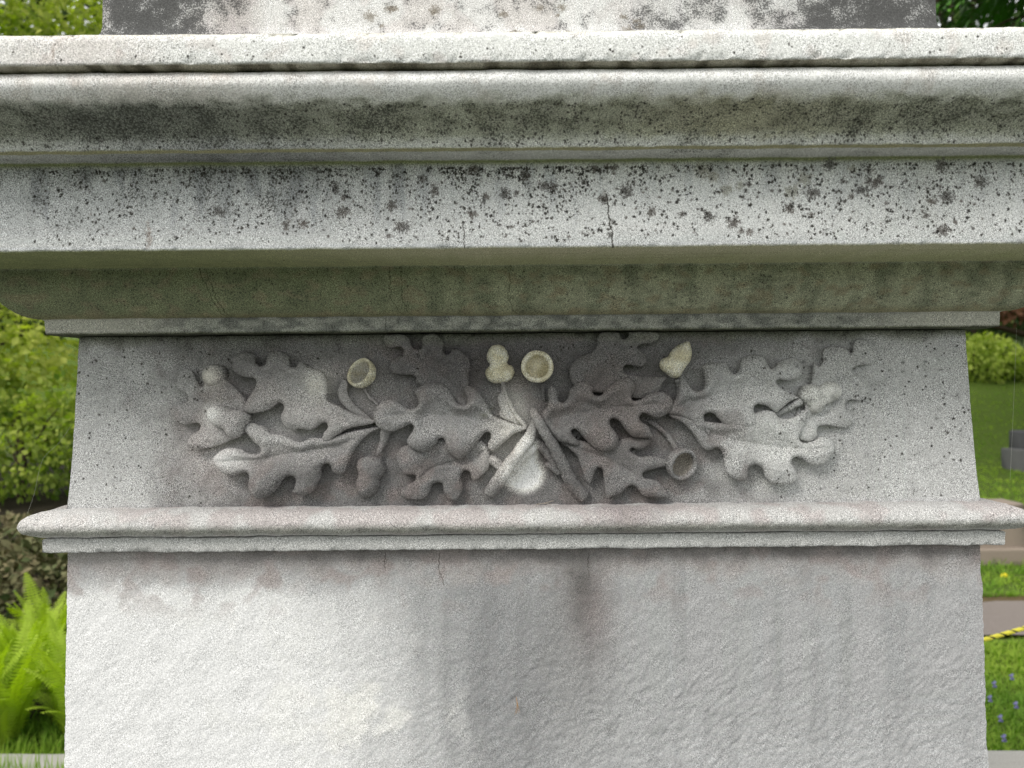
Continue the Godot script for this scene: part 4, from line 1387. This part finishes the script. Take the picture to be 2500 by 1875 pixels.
# ------------------------------------------------------------------ everything behind
func background() -> void:
	var granite := rock(Color(0.52, 0.51, 0.49), Color(0.72, 0.71, 0.68), 101, 6.0, 0.1)
	var kl := thing("granite_kerb", "pale granite kerb with grass before it, edging the fern bed", "kerb", Vector3(-2.3, 0.0, -1.93), "kerb stones behind the monument")
	part("kerb_stone", bevel_box(Vector3(3.9, 0.105, 0.16), 0.012, 0.006, 0.1), granite, kl)
	var kr := thing("granite_kerb", "pale granite kerb in the grass below the yellow rope", "kerb", Vector3(2.3, 0.0, -1.93), "kerb stones behind the monument")
	part("kerb_stone", bevel_box(Vector3(3.9, 0.085, 0.16), 0.012, 0.006, 0.1), granite, kr)

	# grass
	var tufts := [tuft_mesh(9, 0.10, 0.05, 1), tuft_mesh(9, 0.14, 0.06, 2)]
	var gmat := plain(Color(0.26, 0.40, 0.06), 0.7, Color(0.6, 0.8, 0.2))
	var xf := []
	var cols := []
	for area in [[0.7, 4.5, -3.45, -1.0, 15000, 0.5], [2.0, 8.0, -7.5, -4.3, 9000, 0.7], [-4.5, -0.7, -1.9, -0.9, 7000, 1.0], [-3.6, -1.0, -2.5, -2.0, 1500, 1.0], [-3.4, -1.0, -1.82, -1.66, 900, 1.35], [4.0, 16.0, -16.0, -7.0, 9000, 0.8]]:
		for k in int(area[4]):
			var x := rng.randf_range(area[0], area[1])
			var z := rng.randf_range(area[2], area[3])
			if float(area[3]) < -4.0:
				x += rng.randfn() * 0.5
				z = minf(z + rng.randfn() * 0.5, -4.32)
			if absf(z + 1.93) < 0.09:
				continue
			var s := rng.randf_range(0.5, 1.1) * float(area[5])
			if z > -1.85:
				s *= 1.15 if x > 0.0 else 1.7
			xf.append(Transform3D(Basis(Vector3.UP, rng.randf() * TAU).scaled(Vector3(1.0, s, 1.0)), Vector3(x, ground_y(x, z) - 0.005, z)))
			var tone := clampf(0.5 + 0.8 * n2(x, z, 4.0) + rng.randf_range(-0.25, 0.25), 0, 1)
			cols.append(Color(0.65, 0.75, 0.6).lerp(Color(1.25, 1.1, 0.9), tone))
	var g := many("lawn_grass", tufts[0], gmat, xf, cols, self)
	tag(g, "short green grass growing over the lawn behind the monument", "grass")

	# ferns
	var fmat := plain(Color(0.42, 0.56, 0.06), 0.6, Color(0.9, 0.95, 0.22))
	var fronds := [frond_mesh(0.54, 0.6, 0.068, 1), frond_mesh(0.50, 1.0, 0.062, 2), frond_mesh(0.46, 0.45, 0.058, 3), frond_mesh(0.38, 1.4, 0.06, 4)]
	var spots := [[-1.75, -2.25, "fern nearest the block, half hidden behind the pedestal"], [-2.02, -2.55, "tall fern with upright tips, second from the block"], [-2.28, -2.30, "fern close behind the kerb at the photo's left edge"], [-2.40, -2.85, "fern in the back row, left of the tall one"], [-1.65, -2.80, "fern in the back row, behind the pedestal"], [-2.75, -2.45, "fern beyond the photo's left edge, in the front row"], [-2.95, -2.95, "fern furthest left in the back row"], [-2.05, -3.05, "rearmost fern, before the dark undergrowth"], [-1.35, -2.45, "fern hidden behind the block, in the front row"], [-2.15, -2.28, "low fern close behind the kerb, left of the pedestal"], [-1.92, -2.85, "fern in the back row, between two taller ones"], [-2.55, -3.25, "fern in the rear, before the brown shrub"], [-2.32, -2.62, "fern in the second row, left of the tall one"], [-1.88, -2.35, "fern in the front row, touching the tall one"], [-2.12, -2.72, "slim fern in the middle of the bed"], [-2.42, -2.44, "fern at the photo's left edge, second row"]]
	for s in spots:
		var fx: float = s[0]
		var fz: float = s[1]
		var f := thing("fern", "bright green " + s[2], "fern", Vector3(fx, ground_y(fx, fz), fz), "ferns behind the kerb")
		var cnt := 22
		for k in cnt:
			var o := part("frond", fronds[k % 4], fmat, f)
			var yaw := TAU * k / cnt + rng.randf_range(-0.25, 0.25)
			o.rotation = Vector3(rng.randf_range(-0.2, 0.2), yaw, rng.randf_range(-0.12, 0.12))
			o.position = Vector3(cos(yaw), 0, -sin(yaw)) * 0.04
			o.scale = Vector3.ONE * rng.randf_range(0.74, 1.0)

	# undergrowth behind the ferns
	var lf := leaf_mesh(1.0, 0.6)
	var dkm := plain(Color(1, 1, 1), 0.7, Color(0.25, 0.3, 0.1))
	var under := [[-2.9, -4.3, "low brown-green shrub behind the ferns, nearest the pedestal"], [-3.9, -4.7, "low dark shrub behind the ferns, left of the brown one"], [-2.2, -4.6, "low dark shrub hidden behind the pedestal"], [-4.9, -4.6, "low dark shrub furthest left behind the ferns"]]
	for k in under.size():
		var ux: float = under[k][0]
		var uz: float = under[k][1]
		var b := thing("low_shrub", under[k][2], "shrub", Vector3(ux, ground_y(ux, uz), uz), "low shrubs behind the ferns")
		for q in 5:
			var a := TAU * q / 5.0
			part("stem", limb([Vector3.ZERO, Vector3(cos(a) * 0.15, 0.15, sin(a) * 0.15), Vector3(cos(a) * 0.4, 0.32, sin(a) * 0.4)], 0.012, 0.005), plain(Color(0.06, 0.045, 0.03)), b)
		foliage([[Vector3(0, 0.22, 0), Vector3(0.8, 0.34, 0.7), 4200]], lf, dkm, Vector2(0.04, 0.075), Color(0.05, 0.075, 0.022), Color(0.20, 0.17, 0.09), b)

	# bright shrub-like tree on the left
	var bark := rock(Color(0.20, 0.17, 0.14), Color(0.36, 0.31, 0.26), 111, 6.0, 0.4)
	var ymat := plain(Color(1, 1, 1), 0.55, Color(0.9, 1.0, 0.45))
	ltree("spreading_tree", "yellow-green leafy tree on the left behind the ferns, reaching above the cornice", Vector3(-7.0, 0, -8.2), 0.10,
		[[Vector3(0.2, 1.7, 0.9), Vector3(1.9, 1.1, 1.0), 9000], [Vector3(1.3, 2.3, 0.3), Vector3(1.1, 0.9, 0.9), 5000], [Vector3(-1.2, 2.6, 0.2), Vector3(1.5, 1.2, 1.2), 5000], [Vector3(0.3, 3.6, 0), Vector3(2.0, 1.2, 1.5), 6500], [Vector3(0.6, 4.9, 0.2), Vector3(2.1, 1.0, 1.4), 4200], [Vector3(0.6, 6.0, 0.2), Vector3(2.2, 1.3, 1.3), 7000], [Vector3(1.5, 5.9, 0.3), Vector3(1.4, 0.9, 0.9), 8000]],
		[Vector3(0, 0, 0), Vector3(0.1, 1.2, 0), Vector3(-0.1, 2.6, 0.1), Vector3(0.2, 5.5, 0)], bark, lf, ymat, Vector2(0.06, 0.11), Color(0.22, 0.29, 0.05), Color(0.62, 0.64, 0.15))
	ltree("leafy_bush", "dark green bush low on the left, under the yellow-green tree", Vector3(-5.1, ground_y(-5.1, -7.0), -7.0), 0.04,
		[[Vector3(0, 0.55, 0), Vector3(1.2, 0.55, 0.8), 6500], [Vector3(0.6, 0.8, -0.2), Vector3(0.7, 0.5, 0.6), 2500]],
		[Vector3(0, 0, 0), Vector3(0.05, 0.4, 0), Vector3(0, 0.8, 0.05), Vector3(0.1, 1.0, 0)], bark, lf, ymat, Vector2(0.05, 0.09), Color(0.12, 0.20, 0.035), Color(0.40, 0.46, 0.09))
	# right: hemlock, red maple, weeping shrub
	var hmat := plain(Color(1, 1, 1), 0.6, Color(0.15, 0.25, 0.05))
	conifer()
	ltree("red_maple", "dark red leaved tree on the right beyond the lawn crest", Vector3(13.6, ground_y(13.6, -18.0), -18.0), 0.16,
		[[Vector3(-0.9, 1.75, 0), Vector3(2.4, 0.8, 1.6), 6500], [Vector3(0.0, 2.6, 0), Vector3(2.4, 0.9, 1.4), 5000]],
		[Vector3(0.6, 0, 0), Vector3(0.3, 0.45, 0), Vector3(-0.6, 0.55, 0.1), Vector3(-2.3, 1.0, 0)], bark, lf, hmat, Vector2(0.10, 0.16), Color(0.12, 0.05, 0.035), Color(0.30, 0.15, 0.09))
	ltree("weeping_shrub", "chartreuse mounded shrub on the crest of the lawn at right", Vector3(10.7, ground_y(10.7, -17.0), -17.0), 0.05,
		[[Vector3(0.1, 0.30, 0), Vector3(1.1, 0.62, 0.9), 5200], [Vector3(1.2, 0.12, 0.1), Vector3(0.8, 0.42, 0.7), 2500]],
		[Vector3(0, -0.05, 0), Vector3(0.05, 0.2, 0), Vector3(0, 0.4, 0.05), Vector3(0.1, 0.55, 0)], bark, lf, ymat, Vector2(0.09, 0.14), Color(0.25, 0.33, 0.05), Color(0.55, 0.62, 0.14), 1.2)
	# woodland further off
	var wood := [[-16.0, -24.0, "broad green tree far behind the yellow-green tree"], [-9.0, -30.0, "tall green tree behind the monument's left side"], [0.0, -33.0, "tall green tree straight behind the monument"], [13.8, -22.5, "tall dark tree beyond the weeping shrub", 1.55], [17.0, -30.0, "tall dark tree beyond the red maple"], [25.0, -31.0, "dark tree at the far right of the lawn"], [-25.0, -28.0, "green tree at the far left"], [34.0, -36.0, "green tree furthest right on the hill"], [6.0, -46.0, "tall green tree deep behind the tree straight behind the monument"], [21.0, -44.0, "tall green tree deep behind the red maple", 1.2]]
	for k in wood.size():
		var wx: float = wood[k][0]
		var wz: float = wood[k][1]
		var e: float = wood[k][3] if wood[k].size() > 3 else 1.0
		ltree("woodland_tree", wood[k][2], Vector3(wx, ground_y(wx, wz), wz), 0.28,
			[[Vector3(0, 2.6, 1.0) * e, Vector3(4.4, 2.4, 2.6) * e, 5000 * e], [Vector3(0, 6.0, 0) * e, Vector3(4.8, 3.2, 3.4) * e, 6000 * e], [Vector3(0.5, 9.0, 0) * e, Vector3(3.8, 2.8, 3.0) * e, 5500 * e]],
			[Vector3(0, 0, 0), Vector3(0.2, 2, 0), Vector3(-0.2, 5, 0), Vector3(0.2, 9, 0)], bark, lf, hmat, Vector2(0.25, 0.42), Color(0.02, 0.045, 0.010), Color(0.07, 0.115, 0.02), 0.3, "trees beyond the lawn")

	# gravestones
	var tan := rock(Color(0.46, 0.42, 0.38), Color(0.58, 0.53, 0.48), 121, 3.0, 0.1)
	var t1 := thing("gravestone", "tan gravestone with a stepped base beyond the path, half hidden by the moulding", "gravestone", Vector3(3.74, 0.0, -5.5))
	part("base_stone", bevel_box(Vector3(1.0, 0.13, 0.42), 0.02, 0.008, 0.1), tan, t1)
	var hd := part("headstone", bevel_box(Vector3(0.86, 0.36, 0.28), 0.02, 0.006, 0.1), tan, t1)
	hd.position.y = 0.128
	var slate := rock(Color(0.26, 0.26, 0.27), Color(0.38, 0.38, 0.39), 122, 3.0, 0.1)
	var t2 := thing("gravestone", "low grey gravestone on the lawn slope at the right edge", "gravestone", Vector3(8.85, ground_y(8.85, -11.8), -11.8))
	part("base_stone", bevel_box(Vector3(1.25, 0.36, 0.5), 0.02, 0.01, 0.2), rock(Color(0.34, 0.34, 0.34), Color(0.44, 0.44, 0.44), 123, 3.0, 0.1), t2)
	var h2 := part("headstone", bevel_box(Vector3(1.08, 0.30, 0.34), 0.03, 0.01, 0.2), slate, t2)
	h2.position.y = 0.358

func ltree(called: String, label: String, at: Vector3, r: float, lobes: Array, trunk: Array, bark: Material, lf: Mesh, mat: Material, size: Vector2, dark: Color, light: Color, droop := 0.3, group := "") -> void:
	var t := thing(called, label, "shrub" if called.ends_with("shrub") or called.ends_with("bush") else "tree", at, group)
	part("trunk", limb(trunk, r, r * 0.3), bark, t)
	for L in lobes:
		var c: Vector3 = L[0]
		var rr: Vector3 = L[1]
		for k in 3:
			var from := Vector3(c.x * 0.15, clampf(c.y * 0.55, 0.05, c.y), c.z * 0.15)
			var e := c + Vector3(rng.randf_range(-0.7, 0.7) * rr.x, rng.randf_range(-0.2, 0.5) * rr.y, rng.randf_range(-0.7, 0.7) * rr.z)
			part("limb", limb([from, from.lerp(e, 0.5) + Vector3(0, 0.12 * rr.y, 0), e], r * 0.4, r * 0.08), bark, t)
	foliage(lobes, lf, mat, size, dark, light, t, "crown", droop, 0.28, 0.02)

func conifer() -> void:
	var at := Vector3(8.0, ground_y(8.0, -10.5), -10.5)
	var t := thing("hemlock_tree", "dark green conifer with drooping boughs at the upper right", "tree", at)
	var bark := rock(Color(0.16, 0.13, 0.11), Color(0.30, 0.25, 0.21), 131, 4.0, 0.5)
	part("trunk", limb([Vector3(0.9, 0, 0), Vector3(0.85, 3, 0), Vector3(0.9, 7, 0), Vector3(0.9, 12, 0)], 0.22, 0.05), bark, t)
	var nd := leaf_mesh(1.0, 0.22, 0.1)
	var mat := plain(Color(1, 1, 1), 0.6, Color(0.2, 0.35, 0.08))
	var xf := []
	var cols := []
	for k in 74:
		var y := 3.6 + 7.5 * k / 74.0
		var a := k * 2.39996
		var L := lerpf(3.6, 2.0, (y - 3.6) / 7.6) * rng.randf_range(0.75, 1.1)
		var d := Vector3(cos(a), 0, sin(a))
		var o := Vector3(0.9, y, 0)
		var mid := o + d * L * 0.5 + Vector3(0, 0.25, 0)
		var e := o + d * L + Vector3(0, -0.55, 0)
		part("bough", limb([o, mid, e], 0.035, 0.006), bark, t)
		var path := spline([o, mid, e], 10)
		for q in 420:
			var f := pow(rng.randf(), 0.7)
			var p := path[mini(int(f * (path.size() - 1)), path.size() - 1)]
			var sd := d.cross(Vector3.UP)
			var s := rng.randf_range(-1, 1)
			var wv := 0.55 * (1.0 - 0.6 * f)
			p += sd * s * wv + d * absf(s) * 0.25 + Vector3(0, -0.28 * absf(s) - rng.randf() * 0.22 + 0.03, 0)
			var dirn := (d * 0.8 + sd * s * 0.8 + Vector3(0, -0.55, 0) + Vector3(rng.randfn(), rng.randfn(), rng.randfn()) * 0.2).normalized()
			var sx := dirn.cross(Vector3.UP).normalized()
			xf.append(Transform3D(Basis(sx, dirn, sx.cross(dirn)).scaled(Vector3.ONE * rng.randf_range(0.14, 0.30)), p))
			var tone := clampf(0.4 + 0.5 * f + rng.randf_range(-0.3, 0.3), 0, 1)
			cols.append(Color(0.02, 0.07, 0.012).lerp(Color(0.10, 0.25, 0.035), tone))
	many("needles", nd, mat, xf, cols, t)

# ------------------------------------------------------------------ small things
func small_things() -> void:
	# rope between two stakes behind the monument
	var iron := plain(Color(0.05, 0.05, 0.05), 0.6)
	var stakes := [[0.15, -1.42, "dark iron stake behind the monument that holds the rope's near end", 0.405], [2.75, -1.55, "dark iron stake on the lawn that holds the rope's far end", 1.05]]
	for s in stakes:
		var st := thing("rope_stake", s[2], "stake", Vector3(s[0], -0.02, s[1]), "stakes of the rope barrier")
		part("rod", tube(PackedVector3Array([Vector3(0, 0, 0), Vector3(0, 0.2, 0), Vector3(0, s[3], 0)]), [0.008, 0.008], 10), iron, st)
		part("eye", lathe([Vector2(0.022, -0.005), Vector2(0.03, 0.0), Vector2(0.022, 0.005), Vector2(0.015, 0.0), Vector2(0.022, -0.005)], 20, Transform3D(Basis.IDENTITY, Vector3(0, float(s[3]) + 0.01, 0))), iron, st)
	var line := []
	for k in 161:
		var f := k / 160.0
		line.append(Vector3(lerpf(0.15, 2.75, f), lerpf(0.385, 1.03, f) - 0.03 * 4.0 * f * (1.0 - f), lerpf(-1.42, -1.55, f)))
	var rope := thing("yellow_rope", "yellow plastic rope with a dark strand, sagging across the lawn at right", "rope")
	var ymat := plain(Color(0.80, 0.72, 0.08), 0.45)
	var kmat := plain(Color(0.04, 0.04, 0.03), 0.6)
	for strand in 4:
		var pts := PackedVector3Array()
		for k in line.size() * 4 - 3:
			var f := k / 4.0
			var a: Vector3 = line[int(f)]
			var b: Vector3 = line[mini(int(f) + 1, line.size() - 1)]
			var p := a.lerp(b, f - int(f))
			var ang := p.x * TAU / 0.036 + strand * TAU / 4.0
			pts.append(p + Vector3(0, cos(ang), sin(ang)) * 0.0036)
		part("strand", tube(pts, [0.0037 if strand < 3 else 0.0026, 0.0037 if strand < 3 else 0.0026], 7), kmat if strand == 3 else ymat, rope)

	# blue flowers and a dandelion in the grass
	var petal := plain(Color(0.26, 0.25, 0.50), 0.6, Color(0.2, 0.2, 0.4))
	var stemm := plain(Color(0.08, 0.16, 0.03), 0.7)
	var fl := [[2.10, -2.50, "blue flower nearest the pedestal's right edge"], [2.02, -2.30, "blue flower between the pedestal and the right edge, lower one"], [2.17, -2.43, "blue flower at the right edge, above the kerb"], [2.22, -2.66, "blue flower in the middle of the lawn strip"], [1.92, -2.12, "blue flower lowest on the lawn, just above the kerb"], [2.36, -2.75, "blue flower furthest right on the lawn"]]
	for s in fl:
		var f := thing("blue_flower", "small " + s[2], "flower", Vector3(s[0], 0.02, s[1]), "blue spring flowers in the lawn")
		f.scale = Vector3(0.55, 0.42, 0.55)
		part("stem", tube(PackedVector3Array([Vector3.ZERO, Vector3(0.004, 0.08, 0), Vector3(0.01, 0.15, 0)]), [0.002, 0.0015], 6), stemm, f)
		for k in 7:
			var a := k * 2.4
			var b := part("bloom", lathe([Vector2(0.001, 0.0), Vector2(0.007, 0.004), Vector2(0.008, 0.011), Vector2(0.011, 0.017), Vector2(0.006, 0.012)], 8, Transform3D.IDENTITY), petal, f)
			b.position = Vector3(0.01 + cos(a) * 0.009, 0.115 + 0.008 * k, sin(a) * 0.009)
			b.rotation = Vector3(sin(a) * 1.3, 0, -cos(a) * 1.3)
	var dn := thing("dandelion", "yellow dandelion in the grass below the tan gravestone", "flower", Vector3(3.72, 0.0, -5.05))
	part("stem", tube(PackedVector3Array([Vector3.ZERO, Vector3(0, 0.06, 0), Vector3(0, 0.12, 0)]), [0.003, 0.003], 6), stemm, dn)
	part("flower_head", lathe([Vector2(0.004, 0.11), Vector2(0.028, 0.125), Vector2(0.03, 0.132), Vector2(0.018, 0.138), Vector2(0.001, 0.14)], 14, Transform3D.IDENTITY), plain(Color(0.75, 0.6, 0.03), 0.6), dn)

	# silk threads, dry needles, a twig
	var silk := plain(Color(0.55, 0.55, 0.5), 0.3)
	for s in [[[[176, 1035], [145, 1080], [107, 1117], [92, 1165], [84, 1205], [66, 1256]], 0.0, "fine spider thread from the frieze's left edge down to the moulding"], [[[2482, 800], [2474, 1000], [2466, 1173]], 0.03, "fine spider thread hanging in the air right of the frieze"]]:
		var pts := []
		for q in s[0]:
			pts.append(at_z(q[0], q[1], s[1]))
		var o := part("spider_thread", tube(spline(pts, 4), [0.00007, 0.00007], 5), silk, self)
		o.name = numbered("spider_thread")
		tag(o, s[2], "spider thread", "spider threads on the monument")
	var straw := plain(Color(0.36, 0.22, 0.11), 0.7)
	var pn := thing("pine_needles", "bundle of brown pine needles caught on the pedestal's face", "pine needles", at_z(1262, 1722, 0.006))
	for k in 4:
		part("needle", tube(spline([Vector3(-0.001, 0.011, 0), Vector3(0.0005 * k, 0.0, 0.001), Vector3(-0.003 + 0.0022 * k, -0.011 + 0.001 * k, 0.0015)], 4), [0.0003, 0.0002], 6), straw, pn)
	var tw := thing("dry_twig", "tiny forked dry twig lying on the moulding below the crossed twigs", "twig", at_z(1328, 1228, 0.012) + Vector3(0, -0.0015, 0))
	var tm := plain(Color(0.30, 0.26, 0.22), 0.8)
	part("stem", tube(spline([Vector3(-0.010, 0.0, 0.002), Vector3(0, 0.0012, 0), Vector3(0.012, 0.004, -0.002)], 5), [0.0005, 0.0004], 7), tm, tw)
	part("fork", tube(spline([Vector3(0, 0.001, 0), Vector3(0.004, 0.0008, 0.003), Vector3(0.009, 0.0005, 0.005)], 4), [0.0004, 0.0003], 7), tm, tw)
